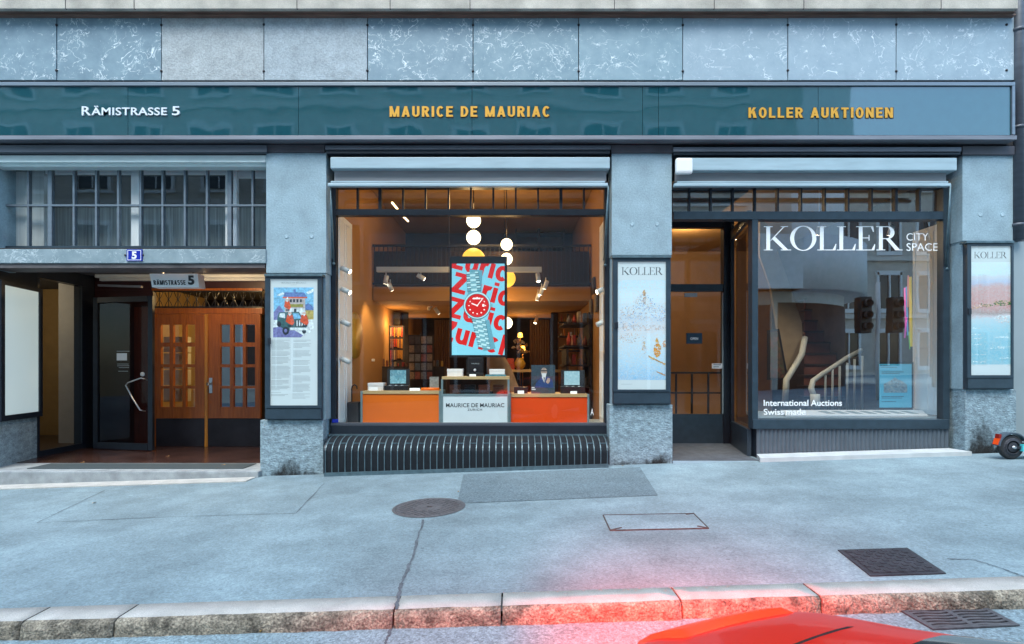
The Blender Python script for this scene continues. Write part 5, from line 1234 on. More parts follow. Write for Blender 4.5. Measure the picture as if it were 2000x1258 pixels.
for a, b, m_, lb in ((877.5, 898, 'leather', 'brown leather case at the left end inside the glass case'), (907, 928, 'black', 'black leather case, the only dark one inside the glass case'), (934.5, 956, cm('red_leather', (.32, .07, .03), 0.0), 'red brown leather case right of the black one'), (963, 984, 'leather', 'dark brown leather case at the right end inside the glass case')):
    t = thing('leather_case', P((a+b)/2, 769, .6), lb, 'case', 'leather cases inside the glass case')
    mb = MB(); mb.pbox(a+.4, b-.4, 757.5, 769, .60, .74, bev=.004); mb.build('base', m_, t)
    mb = MB(); mb.pbox(a, b, 752, 757.2, .598, .742, bev=.004); mb.build('lid', m_, t)
# portrait print on the right counter
t = thing('portrait_print', P(1060, 770, .6), 'dark portrait print of a bearded man in a blue suit on the right counter', 'print')
mb = MB(); mb.pbox(1037.5, 1084, 713, 769.4, .60, .615); mb.build('board', cm('print_slate', (.045, .075, .10), 0.0), t)
mats = [cm('suit_blue', (.03, .07, .22), 0), cm('face_tone', (.55, .38, .30), 0), 'white', 'ink']
mb = MB(); L_ = [0]
def pq(pts, mi): L_[0] += 1; mb.ppoly(pts, .5988 - .0002*L_[0], mi)
pq([(1045, 757), (1048, 742), (1056, 736), (1072, 736), (1079, 743), (1081, 757)], 0); pq([(1058, 736), (1066, 736), (1063, 748)], 2); pq([(1061.5, 737), (1064, 737), (1063, 748)], 3)
pq([(1062.5+6*math.cos(k*math.pi/8), 726+8*math.sin(k*math.pi/8)) for k in range(16)], 1); pq([(1057.5, 729), (1067.5, 729), (1066, 736), (1059, 736)], 2); pq([(1057, 723), (1068, 723), (1068, 725.5), (1057, 725.5)], 3)
pq([(1066, 746), (1070, 738), (1074, 739), (1074, 746), (1070, 750)], 1); pq([(1040.5, 752), (1054, 738), (1055, 739), (1042, 753.5)], 3); pq([(1038.5, 756), (1044, 756), (1044, 758), (1038.5, 758)], 2); pq([(1038.5, 759.5), (1046, 759.5), (1046, 761.5), (1038.5, 761.5)], 2)
mb.build('figure', mats, t, normals=False)

# ------------------------------------------------------------------ centre shop: furniture deeper in the room
t = thing('umbrella_stand', (PX(690, .75), .75, .50), 'dark stand with a hooked umbrella left of the orange counter', 'umbrella stand')
mb = MB(); mb.box(PX(681, .75), PX(703, .75), .68, .85, .50, .80, bev=.01); mb.build('bin', 'dark_room', t)
mb = MB(); x = PX(686, .75); mb.tube([(x, .77, .55), (x, .77, .98), (x+.01, .77, 1.02), (x+.04, .77, 1.04), (x+.07, .77, 1.02), (x+.075, .77, .98)], .010, 8); mb.build('umbrella', 'black', t)
M['yellow'] = mat('yellow_ochre_paint', (.55, .30, .03), .5)
mb = MB(); mb.lathe([(.34, 0), (.34, .04), (.0, .05)], (SL_+.004, 1.15, PZ(655, 1.1)), 'X', 28); place(mb, 'wall_dial', 'yellow', 'large yellow round dial on the left shop wall behind the shutter', 'wall clock')
for (px0, px1, py0, py1, y, m_, nm, lb, cat) in ((744, 754, 617, 686, 3.3, 'black', 'wall_board', 'tall black board on the wall under the gallery', 'board'), (768, 781, 610, 634, 3.6, 'black', 'wall_speaker', 'black box hung high on the wall under the gallery', 'speaker'), (716, 731, 701, 706, 2.2, 'white', 'wall_switch', 'white switch plate on the left shop wall', 'switch')):
    mb = MB(); mb.pbox(px0, px1, py0, py1, y, y+.04, bev=.004); place(mb, nm, m_, lb, cat)
t = thing('strap_display', P(775, 740, 3.4), 'lit rack of coloured watch straps under the gallery', 'display rack')
mb = MB(); mb.pbox(760, 788, 636, 742, 3.42, 3.5); mb.build('back_panel', 'dark_room', t)
random.seed(9); cols = [cm('strap_%s' % n_, c_, 0.0) for n_, c_ in (('amber', (.55, .25, .04)), ('red', (.5, .06, .03)), ('cream', (.55, .42, .25)), ('brown', (.25, .11, .05)))]
for r_ in range(3):
    for k in range(7):
        mb = MB(); px = 762 + k*3.6; mb.pbox(px, px+2.3, 640 + r_*22, 657 + r_*22 + random.uniform(-2, 2), 3.40, 3.415); mb.build('strap', random.choice(cols), t)
ld = bpy.data.lights.new('rack_light', 'POINT'); ld.energy = 3; ld.color = WARM; ld.shadow_soft_size = .05; o = bpy.data.objects.new('rack_light', ld); COL.objects.link(o); o.parent = t; o.location = P(774, 632, 3.2) - ORG[t]
t = thing('postcard_rack', P(822, 745, 2.6), 'dark rack full of postcards in front of the opening', 'postcard rack')
mb = MB(); mb.tube([P(822, 760, 2.66), P(822, 650, 2.66)], .015, 8); mb.pbox(797, 846, 654, 744, 2.66, 2.7); mb.build('stand', 'dark_room', t)
pc = [cm('postcard_%s' % n_, c_, 0.0) for n_, c_ in (('grey', (.22, .20, .18)), ('tan', (.30, .20, .12)), ('blue', (.12, .16, .20)), ('dark', (.08, .06, .05)), ('red', (.28, .08, .05)))]
for r_ in range(5):
    for k in range(4):
        mb = MB(); px = 799 + k*11.6; mb.pbox(px, px+10, 657 + r_*17.4, 671 + r_*17.4, 2.64, 2.655); mb.build('postcard', random.choice(pc), t)
# goods shelf on the right wall
t = thing('goods_shelf', (1.1, 2.4, .06), 'dark stepped shelf of small goods against the right shop wall', 'shelf')
mb = MB()
for z in (.95, 1.3, 1.62, 2.0): mb.box(.86, 1.32, 2.1, 2.9, z, z+.03)
mb.box(.90, .94, 2.1, 2.9, .06, 1.6); mb.box(1.28, 1.325, 2.1, 2.9, .06, 2.2); mb.build('frame', 'dark_room', t)
random.seed(14)
for z in (.98, 1.33, 1.65, 2.03):
    for k in range(4):
        mb = MB(); x = .92 + k*.09; h = random.uniform(.08, .24); y0 = 2.12 + random.uniform(0, .1)
        if random.random() < .5: mb.box(x, x+.06, y0, y0+.1, z, z+h, bev=.006)
        else: mb.lathe([(.035, 0), (.04, h*.5), (.015, h*.8), (.012, h)], (x+.035, y0+.05, z), 'Z', 12)
        mb.build('goods', random.choice(cols + pc), t)
# table with vase of flowers and coat in the back
t = thing('back_table', P(1020, 745, 3.1), 'wooden table behind the glass case with small boxes', 'table')
mb = MB(); mb.pbox(985, 1095, 722, 727, 3.0, 3.6); mb.build('top', 'light_wood', t)
for px in (992, 1088):
    mb = MB(); mb.box(PX(px, 3.05)-.02, PX(px, 3.05)+.02, 3.05, 3.1, .06, PZ(727, 3.0)-.001); mb.build('leg', 'dark_room', t)
for (a, b, c_, d, m_, lb) in ((990, 1004, 700, 711, 'strap_red', 'upper of two small red boxes on the back table'), (988, 1005, 711.5, 721.8, 'strap_red', 'lower of two small red boxes on the back table')):
    mb = MB(); mb.pbox(a, b, c_, d, 3.02, 3.15, bev=.004); place(mb, 'red_box', m_, lb, 'box', 'small red boxes on the back table')
t = thing('flower_vase', P(1013, 722, 3.1), 'round amber vase with a loose bunch of flowers', 'vase')
c = P(1015, 722, 3.15); mb = MB(); mb.lathe([(.05, 0), (.10, .06), (.11, .12), (.07, .19), (.05, .22)], c, 'Z', 20); mb.build('vase', 'yellow', t)
random.seed(2); mb = MB(); mf = MB()
for k in range(16):
    a, r_ = random.uniform(0, 6.28), random.uniform(.03, .16); e = c + Vector((r_*math.cos(a), r_*.6*math.sin(a), .22 + random.uniform(.1, .32))); mb.tube([c+Vector((0, 0, .2)), e], .004, 5); 
    for j in range(4): mf.ball(e + Vector((random.uniform(-.03, .03), random.uniform(-.03, .03), random.uniform(-.03, .03))), random.uniform(.012, .028), mi=k % 2, seg=8)
mb.build('stems', 'dark_room', t); mf.build('blossoms', ['strap_amber', 'strap_cream'], t)
M['amber_small'] = emit_mat('lit_amber_shade', (1.0, .50, .08), .7)
for (px, py, y, lb) in ((1016, 655, 4.7, 'upper small amber lamp glowing in the back room'), (1021, 681, 4.6, 'lower small amber lamp glowing in the back room'), (812, 668, 4.9, 'small amber lamp glowing left of the screen in the back room')):
    t2 = thing('table_lamp', P(px, py, y), lb, 'lamp', 'small amber lamps in the back room')
    mb = MB(); c_ = P(px, py, y); mb.lathe([(.03, -.05), (.06, -.04), (.045, .05), (.02, .06)], c_, 'Z', 16); mb.build('shade', 'amber_small', t2)
    mb = MB(); mb.tube([c_ + Vector((0, 0, -.051)), (c_.x, c_.y, .9)], .008, 6); mb.build('stem', 'brass', t2)
    ld = bpy.data.lights.new('amber_light', 'POINT'); ld.energy = 2.5; ld.color = WARM; ld.shadow_soft_size = .06; o = bpy.data.objects.new('amber_light', ld); COL.objects.link(o); o.parent = t2; o.location = (0, -.12, .05)
M['curtain_brown'] = mat('brown_curtain', (.16, .09, .05), .9, var=.4, scale=3, stretch=(9, 1, .2))
def drape(px0, px1, y, lb):
    mb = MB(); n = 40; x0, x1 = PX(px0, y), PX(px1, y)
    for i_ in range(n):
        xa, xb = x0 + (x1-x0)*i_/n, x0 + (x1-x0)*(i_+1)/n; ya, yb = y + .03*math.sin(i_*1.3), y + .03*math.sin((i_+1)*1.3)
        q_ = mb.bm.faces.new([mb.bm.verts.new(v_) for v_ in ((xa, ya, .07), (xb, yb, .07), (xb, yb, 2.4), (xa, ya, 2.4))]); q_.smooth = True
    bmesh.ops.remove_doubles(mb.bm, verts=mb.bm.verts[:], dist=1e-5); place(mb, 'curtain', 'curtain_brown', lb, 'curtain', 'brown curtains in the back room')
drape(1034, 1074, 5.6, 'brown curtain at the right of the back room'); drape(848, 878, 5.6, 'brown curtain left of the screen in the back room')
random.seed(31)
for k in range(9):      # framed pictures on the side walls and on the gallery
    y = 1.5 + k*.27 if k < 4 else 0
    if k < 4:
        mb = MB(); z = 1.25 + .32*(k % 2); mb.box(SR_-.03, SR_-.004, y, y+.2, z+.9, z+1.16); place(mb, 'framed_print', random.choice(pc), 'small framed print on the right shop wall, %s from the window' % ('first', 'second', 'third', 'fourth')[k], 'picture', 'framed prints on the right wall')
for k, (xa, z, w, h) in enumerate(((-1.35, 3.42, .42, .5), (-.75, 3.40, .36, .42), (.15, 3.52, .3, .36))):
    mb = MB(); mb.box(xa, xa+w, 4.86, 4.895, z, z+h); place(mb, 'framed_print', pc[k], ('leftmost', 'middle', 'rightmost')[k] + ' framed print on the dark gallery wall', 'picture', 'framed prints on the gallery wall')
t = thing('low_cabinet', P(800, 745, 2.9), 'low dark cabinet crowded with small goods under the gallery', 'cabinet')
mb = MB(); mb.pbox(742, 868, 716, 790, 2.9, 3.2); mb.build('body', 'dark_room', t)
random.seed(44)
def goods_on(t_, px0, px1, py, y, n, big=1.0):
    for k in range(n):
        px = px0 + (px1-px0)*(k+.5)/n + random.uniform(-1, 1); w = random.uniform(2.2, 4.6)*big; h = random.uniform(5, 17)*big; mb = MB()
        if random.random() < .55: mb.pbox(px-w/2, px+w/2, py-h, py, y, y+.08, bev=.004)
        else: c_ = P(px, py, y+.05); r_ = w/2000*(D0+y); H_ = h/1000*(D0+y); mb.lathe([(r_, 0), (r_*1.1, H_*.5), (r_*.5, H_*.75), (r_*.45, H_)], c_, 'Z', 12)
        mb.build('goods', random.choice(cols + pc + ['white', 'yellow', 'brass']), t_)
goods_on(t, 744, 866, 715.8, 2.95, 16)
t = thing('back_shelf', P(1065, 640, 3.9), 'wall shelf of small goods right of the opening under the gallery', 'shelf')
for py in (628, 656, 684): 
    mb = MB(); mb.pbox(1092, 1140, py, py+2.5, 3.7, 3.95); mb.build('board', 'dark_room', t); goods_on(t, 1093, 1139, py-.3, 3.75, 7, .9)
t = thing('hanging_rail', P(800, 600, 3.9), 'rail of hanging straps and pouches on the wall under the gallery', 'rail')
mb = MB(); mb.pbox(756, 792, 745, 747, 3.5, 3.52); mb.build('rail', 'steel', t)
for k in range(6): mb = MB(); px = 758 + k*5.6; mb.pbox(px, px+3.4, 747.3, 762, 3.5, 3.53, bev=.004); mb.build('pouch', random.choice(cols), t)
# tan coat over the back of a chair
t = thing('draped_chair', P(985, 780, 1.5), 'chair with a tan coat draped over it behind the glass case', 'chair')
M['coat'] = mat('tan_cloth', (.26, .15, .075), .9, var=.25, scale=5, bump=.4, bscale=12)
mb = MB(); rows_ = []
for (py, a, b, y) in ((692, 955, 981, 1.25), (700, 950, 988, 1.2), (714, 950, 996, 1.17), (730, 951, 1003, 1.15), (748, 953, 1010, 1.13), (765, 955, 1017, 1.12)):
    xa, xb = PX(a, y), PX(b, y); z = PZ(py, y); n = 20; ring = []
    for k in range(n):
        th = 2*math.pi*k/n; ring.append(mb.bm.verts.new(((xa+xb)/2 + (xb-xa)/2*math.cos(th)*(1+.05*math.sin(5*th)), y + .12 + .13*math.sin(th)*(1+.08*math.sin(4*th)), z)))
    rows_.append(ring)
for i in range(len(rows_)-1):
    for k in range(20): fq = mb.bm.faces.new((rows_[i][k], rows_[i][(k+1) % 20], rows_[i+1][(k+1) % 20], rows_[i+1][k])); fq.smooth = True
mb.bm.faces.new(rows_[0]); mb.build('coat', 'coat', t)
mb = MB(); mb.box(PX(960, 1.3), PX(1008, 1.3), 1.16, 1.4, .50, .56)
for px in (962, 1004): mb.box(PX(px, 1.3)-.015, PX(px, 1.3)+.015, 1.36, 1.40, .50, PZ(770, 1.3))
mb.build('frame', 'dark_room', t)

# ------------------------------------------------------------------ right bay: gallery window and door recess
kw = part(MB().pbox(1471, 1855, 819.5, 838, .12, .26, bev=.006), 'gallery_window', 'frame_blue')
part(MB().pbox(1469.5, 1480.5, 428.5, 819.2, .14, .26), 'side_frame', 'frame_blue', kw); part(MB().pbox(1842.5, 1855, 365, 819.2, .16, .26), 'side_frame', 'frame_blue', kw)
part(MB().pbox(1316, 1842.2, 413, 428, .14, .26), 'transom_bar', 'frame_blue', kw); part(MB().pbox(1316, 1842.2, 356, 366, .16, .26), 'transom_bar', 'frame_blue', kw)
mb = MB()
for px in (1347, 1389, 1432, 1475.5, 1520, 1565.5, 1612, 1657.6, 1703.4, 1751, 1797): 
    w = .017 if px == 1751 else .010; part(MB().box(PX(px, .2)-w, PX(px, .2)+w, .20, .25, PZ(412.8, .2), PZ(365, .2)), 'glazing_bar', 'frame_dark', kw)
mb = MB(); mb.prect(1480, 1843, 428, 820, .21); part(mb, 'pane', 'glass_right', kw)
mb = MB(); mb.prect(1314, 1843, 364, 414, .23); part(mb, 'pane', 'glass_right', kw)
mb = MB(); yv = .206
serif_word(mb, 'KOLLER', PX(1491, yv), PX(1759, yv), PZ(489, yv), PZ(442, yv), yv); part(mb, 'window_lettering', 'vinyl', kw)
for wd, r_, bo in (('CITY', (1770.5, 1813, 455.5, 470), 0), ('SPACE', (1770.5, 1831.5, 475, 490), 0), ('International', (1491.5, 1579, 781, 793), .016), ('Auctions', (1583.5, 1644.5, 781, 793), .016), ('Swiss', (1491.5, 1531, 798.5, 810.5), .016), ('made', (1535, 1573.5, 798.5, 810.5), .016)): part(MB().ptext(wd, *r_, yv, bold=bo), 'window_lettering', 'vinyl', kw)
mb = MB(); mb.box(PX(1312), PX(1880), .26, .34, PZ(357, .3), PZ(284)); part(mb, 'window_head', 'frame_dark')
# corrugated panel and ledge
mb = MB(); xs0, xs1 = PX(1479, .14), PX(1856, .14); n = 46*6
for i in range(n):
    xa, xb = xs0 + (xs1-xs0)*i/n, xs0+(xs1-xs0)*(i+1)/n
    ya, yb = .15 + .010*math.cos(2*math.pi*i/6), .15 + .010*math.cos(2*math.pi*(i+1)/6)
    fq = mb.bm.faces.new([mb.bm.verts.new(q) for q in ((xa, ya, -.1), (xb, yb, -.1), (xb, yb, PZ(838.5, .14)), (xa, ya, PZ(838.5, .14)))]); fq.smooth = True
bmesh.ops.remove_doubles(mb.bm, verts=mb.bm.verts[:], dist=1e-5); part(mb, 'corrugated_panel', mat('grey_corrugated', (.10, .125, .15), .5, .3, var=.1))
mb = MB(); mb.box(xs0, xs1, .17, .34, -.1, PZ(838, .17)); part(mb, 'window_breast', 'frame_dark')
mb = MB(); xa, xb = PX(1487, -.16), PX(1884, -.03); mb.prism([(PX(1481, .1), .138, gz(PX(1481))+.055), (xa, -.13, gz(xa)+.052), (xb, -.13, gz(xb)+.05), (PX(1858, .1), .138, gz(PX(1858))+.055)], (0, 0, -.16)); part(mb, 'stone_ledge', mat('pale_ledge', (.50, .52, .52), .8, var=.12, scale=5))
# recess
RY = 1.40; xr0 = 1.998
mb = MB(); mb.box(xr0, PX(1471, .14)-.004, -.03, RY+.1, -.1, .125); 
mb.prism([(PX(1471, .14)-.004, .30, -.1), (3.36, RY+.1, -.1), (PX(1471, .14)-.004, RY+.1, -.1)], (0, 0, .225)); part(mb, 'gallery_threshold', mat('dark_threshold', (.085, .095, .11), .6, var=.3, scale=12, fine=.4, fscale=120))
mb = MB(); mb.box(xr0, PX(1471, .14)-.006, -.055, -.031, -.1, .12); part(mb, 'threshold_edge', 'white_metal')
zb = PZ(808, RY)
gdr = part(MB().pbox(1302, 1430, 555, 569, RY, RY+.08), 'gallery_door', 'frame_blue')
mb = MB(); mb.pbox(1413.5, 1430, 430, 871, RY-.02, RY+.10); mb.pbox(1302, 1413, 424, 444, RY-.01, RY+.09); part(mb, 'door_post', 'frame_dark', gdr)
mb = MB(); mb.pbox(1302, 1413, 809, 870, RY+.01, RY+.06); part(mb, 'bottom_panel', 'frame_blue', gdr)
mb = MB(); mb.prect(1302, 1414, 443, 556, RY+.03); mb.prect(1302, 1414, 568, 810, RY+.031); part(mb, 'pane', 'glass', gdr)
mb = MB(); mb.pbox(1411.2, 1413.3, 572, 808, RY-.006, RY+.02); part(mb, 'door_edge', 'white_metal', gdr)
mb = MB(); mb.pbox(1337, 1362, 572.5, 580, RY+.002, RY+.02); part(mb, 'door_label', 'greytext', gdr)
mb = MB(); mb.pbox(1391, 1411, 710, 720, RY+.0, RY+.02); part(mb, 'letter_plate', 'white', gdr)
mb = MB(); mb.prect(1393, 1408, 712, 713.2, RY-.002); mb.prect(1393, 1404, 716, 717.2, RY-.002); part(mb, 'plate_print', 'ink', gdr)
t = thing('open_sign', P(1356, 671.5, RY), 'small dark blue OPEN sign on the gallery door glass', 'sign')
mb = MB(); mb.pbox(1340.5, 1371.5, 650.5, 671.5, RY+.004, RY+.016, bev=.003); mb.build('board', cm('sign_blue', (.012, .045, .085), 0.0), t)
mb = MB(); mb.ptext('OPEN', 1348.5, 1363.5, 659, 664, RY+.002, bold=.03); mb.build('lettering', 'white', t)
# splayed glass flank
Fa, Fb = Vector((PX(1471, .2)+.01, .27, 0)), Vector((3.36, RY-.02, 0))
sf = part(upright(MB(), Fb.lerp(Fa, .08), Fb, .126, PZ(424, RY), .05), 'flank_window', 'frame_dark')
part(upright(MB(), Fa, Fb.lerp(Fa, .085), .126, PZ(833, .6), .05), 'rail', 'frame_blue', sf); mb = MB(); upright(mb, Fa, Fb.lerp(Fa, .085), PZ(443, .6), PZ(412, .3), .05); part(mb, 'rail', 'frame_blue', sf)
mb = MB(); mb.face([(Fa.x+.03, Fa.y, PZ(833, .6)), (Fb.x+.02, Fb.y, PZ(833, .6)), (Fb.x+.02, Fb.y, PZ(443, .6)), (Fa.x+.03, Fa.y, PZ(443, .6))]); part(mb, 'pane', 'glass_right', sf)
mb = MB(); mb.box(xr0, PX(1471, .14), .27, RY+.1, PZ(424, RY)+.002, PZ(424, RY)+.05); part(mb, 'recess_ceiling', 'frame_dark')
room_lamp('ceiling_lamp', 'added round lamp brightening the gallery walls behind the door', (3.4, 3.4, 3.999), 26, (1, .68, .34), .12)  # fill lamp added to lift the far gallery walls
room_lamp('ceiling_lamp', 'added round lamp brightening the space just inside the gallery door', (2.7, 2.1, 3.999), 7, (1, .66, .32), .12)  # second added fill lamp, warms the view through the door
# rail fence on the door
rf = thing('door_rail', P(1360, 807, RY-.05), 'low black metal rail across the inside of the gallery door', 'railing')
mb = MB(); ry = RY + .12; mb.pbox(1300, 1412, 726.5, 730, ry, ry+.03); mb.build('rail', 'black', rf); MB().pbox(1300, 1412, 766, 769, ry, ry+.03).build('rail', 'black', rf)
for px in (1321, 1352, 1384): mb = MB(); mb.pbox(px-1.6, px+1.6, 730.2, 808, ry+.002, ry+.028); mb.build('upright', 'black', rf)

# gallery room
KX0, KX1 = 1.905, PX(1868, .3)
M['k_wall'] = mat('gallery_wall', (.36, .22, .12), .8, var=.05)
mb = MB(); mb.box(KX0, KX1+.4, 5.6, 5.7, .1, 4.4); mb.box(KX0-.004, KX0+.03, RY+.1, 5.6, .1, 4.4); mb.box(KX1+.36, KX1+.40, .345, 5.6, .1, 4.4); mb.box(KX1, KX1+.36, .345, .40, .1, 4.4); part(mb, 'gallery_wall', 'k_wall')
mb = MB(); mb.box(KX0, KX1+.4, RY+.12, 5.6, .06, .12); part(mb, 'gallery_floor', 'floor_shop')
mb = MB(); mb.box(KX0, KX1+.4, .345, 5.6, 4.0, 4.1); part(mb, 'gallery_ceiling', 'tan_ceiling')
zd = PZ(815, .3)
mb = MB(); mb.prism([(PX(1481, .35), .345, zd-.06), (KX1, .345, zd-.06), (KX1, 1.35, zd-.06), (3.55, 1.35, zd-.06)], (0, 0, .05)); part(mb, 'display_shelf', 'floor_display')
shutter(KX1-.02, .36, .98, zd, PZ(440, .6), -1, 'folding_shutter'); 
# display table with a row of prints
t = thing('print_tray', P(1670, 812, .5), 'long white tray of small prints along the gallery window sill', 'tray')
mb = MB(); y0, y1 = .40, .85; za = zd + .0; mb.prism([(PX(1535, y0), y0, za), (PX(1812, y0), y0, za), (PX(1800, y1), y1, za+.03), (PX(1524, y1), y1, za+.03)], (0, 0, .02)); mb.build('tray', 'white', t)
for k in range(7):
    x = PX(1615 + k*27, .6); mb = MB(); mb.prism([(x-.05, .5, za+.0285), (x+.05, .5, za+.0285), (x+.05, .72, za+.0435), (x-.05, .72, za+.0435)], (0, 0, .003)); mb.build('print', cm('faded_print', (.30, .36, .38), 0.0), t)
# stair
st_ = thing('staircase', P(1610, 800, 3.0), 'dark open staircase with white curved balustrade in the gallery', 'staircase')
M['tread'] = mat('dark_tread', (.035, .022, .02), .5); M['riser'] = mat('red_brown_riser', (.16, .06, .045), .6, var=.2)
mt, mrs = MB(), MB()
for k in range(12):
    y = 2.2 + k*.20; py = 800 - k*21.5; z = PZ(py, 2.2+k*.2); 
    mt.box(PX(1571, y), PX(1650 - k*1.0, y), y, y+.24, z, z+.035); 
    if k: mrs.box(PX(1573, y), PX(1648 - k, y), y+.03, y+.05, zprev+.036, z-.001)
    zprev = z
mt.build('treads', 'tread', st_); mrs.build('risers', 'riser', st_)
M['stair_white'] = mat('white_stair_paint', (.40, .45, .48), .6, var=.10)
rail = [(1592, 780, 1.75), (1584, 758, 1.8), (1588, 744, 1.9), (1604, 732, 2.0), (1630, 715, 2.15), (1655, 698, 2.3), (1682, 684, 2.45)]
mb = MB(); mb.tube([P(*q) for q in rail], [.044, .044, .042, .040, .038, .036, .034], 12); mb.build('handrail', 'stair_white', st_)
for k, px in enumerate((1612, 1626, 1640, 1655, 1669, 1684, 1698, 1710)):
    t_ = k/7; py = 728 - 46*t_; y = 2.02 + .45*t_; mb = MB(); mb.tube([P(px, 800, y), P(px, max(py, 684), y)], .018, 8); mb.build('baluster', 'stair_white', st_)
mb = MB(); mb.tube([P(1592, 800, 1.75), P(1592, 770, 1.75)], .07, 14); mb.build('newel', 'stair_white', st_)
mb = MB(); mb.tube([P(1533, 792, 2.2), P(1536, 742, 2.2), P(1552, 716, 2.4), P(1566, 692, 2.6), P(1572, 660, 2.8)], .05, 10); mb.build('handrail', 'stair_white', st_)
# slanted wall sheet beside the stair
mb = MB(); mb.prism([P(1484, 425, 2.9), P(1500, 440, 2.9), P(1537, 540, 2.9), P(1566, 630, 2.9), P(1568, 665, 2.9), P(1545, 735, 2.9), P(1534, 745, 2.9), P(1505, 560, 2.9), P(1484, 500, 2.9)], (0, .05, 0)); part(mb, 'stair_flank', mat('cream_plaster', (.24, .19, .13), .8, var=.10))
t = thing('tall_painting', P(1520, 745, 2.4), 'tall narrow dark painting in a black frame beside the stair', 'painting')
mb = MB(); mb.prism([P(1500, 742, 2.5), P(1540, 742, 2.3), P(1522, 642, 2.4), P(1500, 645, 2.5)], (0, .04, 0)); mb.build('frame', 'black', t)
M['dark_art'] = painting_mat('dark_art_print', [(0, (.03, .02, .02)), (.5, (.06, .05, .03)), (1, (.04, .03, .02))], 25, .5, ((.25, .05, .03), (.05, .12, .05)), z0=0, z1=1)
mb = MB(); mb.face([P(1504, 738, 2.44), P(1535, 738, 2.28), P(1519, 647, 2.37), P(1504, 649, 2.44)]); mb.build('canvas', 'dark_art', t)
# neon coloured sticks
t = thing('coloured_rod_sculpture', P(1773, 685, 1.2), 'hanging bundle of yellow, pink and blue rods behind the gallery glass', 'sculpture')
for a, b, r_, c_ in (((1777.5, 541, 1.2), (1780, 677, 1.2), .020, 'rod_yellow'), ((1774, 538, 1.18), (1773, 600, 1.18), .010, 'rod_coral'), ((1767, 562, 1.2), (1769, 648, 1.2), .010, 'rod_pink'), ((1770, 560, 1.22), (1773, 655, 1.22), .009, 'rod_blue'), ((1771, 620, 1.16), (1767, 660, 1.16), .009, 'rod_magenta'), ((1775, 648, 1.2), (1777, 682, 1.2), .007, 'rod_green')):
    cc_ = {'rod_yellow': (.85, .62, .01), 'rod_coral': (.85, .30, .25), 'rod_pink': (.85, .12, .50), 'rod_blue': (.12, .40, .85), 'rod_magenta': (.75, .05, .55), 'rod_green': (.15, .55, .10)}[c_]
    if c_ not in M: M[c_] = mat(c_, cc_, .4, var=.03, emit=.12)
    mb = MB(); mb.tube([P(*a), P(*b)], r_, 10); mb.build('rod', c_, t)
mb = MB(); mb.tube([P(1775, 540, 1.2), (PX(1775, 1.2), 1.2, 3.99)], .002, 5); mb.build('wire', 'black', t)
# blue poster on a stand
t = thing('blue_placard', P(1750, 796, .9), 'sky blue placard with a mountain drawing at the foot of the gallery window', 'placard')
mb = MB(); mb.pbox(1715, 1784, 707.5, 797, .90, .93); mb.build('frame', 'black', t)
M['placard'] = emit_mat('sky_blue_print', (.09, .40, .58), .10)
mb = MB(); mb.prect(1717.5, 1780.5, 711, 796, .898); pl = mb.build('sheet', 'placard', t)
M['mountain'] = painting_mat('mountain_drawing', [(0, (.30, .30, .26)), (.5, (.45, .42, .34)), (1, (.20, .34, .42))], 45, .6, ((.08, .07, .06), (.5, .5, .45)), z0=0, z1=.2)
mb = MB(); mb.ppoly([(1726, 767), (1772, 767), (1772, 752), (1764, 745), (1755, 742), (1748, 737), (1738, 744), (1726, 750)], .897); mb.build('drawing', 'mountain', pl)
mb = MB()
for (a, b, y) in ((1720, 1738, 714), (1720, 1752, 717), (1722, 1765, 726), (1722, 1757, 729), (1722, 1765, 774), (1722, 1762, 777), (1722, 1750, 784)): mb.prect(a, b, y, y+1, .897)
mb.build('small_print', 'ink', pl)
# two ceiling spots seen through the transom
for px, py, lb in ((1339, 382, 'upper ceiling spotlight behind the gallery transom'), (1321, 399, 'lower ceiling spotlight behind the gallery transom')):
    c = P(px, py, 1.9); wall_spot(c, (.3, .3, -.9), lb, 80, c + Vector((.1, .1, .5)), True, (1, .74, .42))
for (px, py, y, e) in ((1600, 450, 1.3, 22), (1740, 450, .9, 34)):
    c = P(px, py, y); wall_spot(c, (.0, .5, -.9), 'added spotlight brightening the gallery, ' + ('above the stair' if px < 1600 else 'above the rods'), e, (c.x, c.y, 3.99), True, (1, .86, .66))  # spots added to brighten the stair and the white shutter

# ------------------------------------------------------------------ at the right edge: neighbour
nb = thing('neighbour_building', (PX(1990), .2, .2), 'smooth grey metal clad neighbouring house at the right edge', 'building')
mb = MB(); mb.box(XR+.012, 11.5, .04, .9, -.2, PZ(472, .04)); mb.build('metal_cladding', mat('pale_grey_cladding', (.30, .345, .36), .45, .2, var=.06, scale=1.5), nb)
mb = MB(); mb.box(XR+.04, 11.5, .12, 7, PZ(471, .1), 15); mb.build('upper_wall', mat('slate_wall', (.075, .085, .10), .7, var=.15), nb)
t = thing('downpipe', (PX(1993, -.04), -.04, PZ(472, 0)), 'dark vertical drainpipe beside the right end of the facade', 'drainpipe')
mb = MB(); mb.tube([(PX(1994, -.04), -.0, PZ(470, 0)), (PX(1994, -.04), -.0, 8)], .062, 18); mb.build('pipe', 'beam', t)
mb = MB()
for py in (60, 250, 440): mb = MB(); mb.lathe([(.07, -.02), (.075, 0), (.07, .02)], (PX(1994, -.04), 0, PZ(py, 0)), 'Z', 18); mb.build('bracket', 'beam', t)

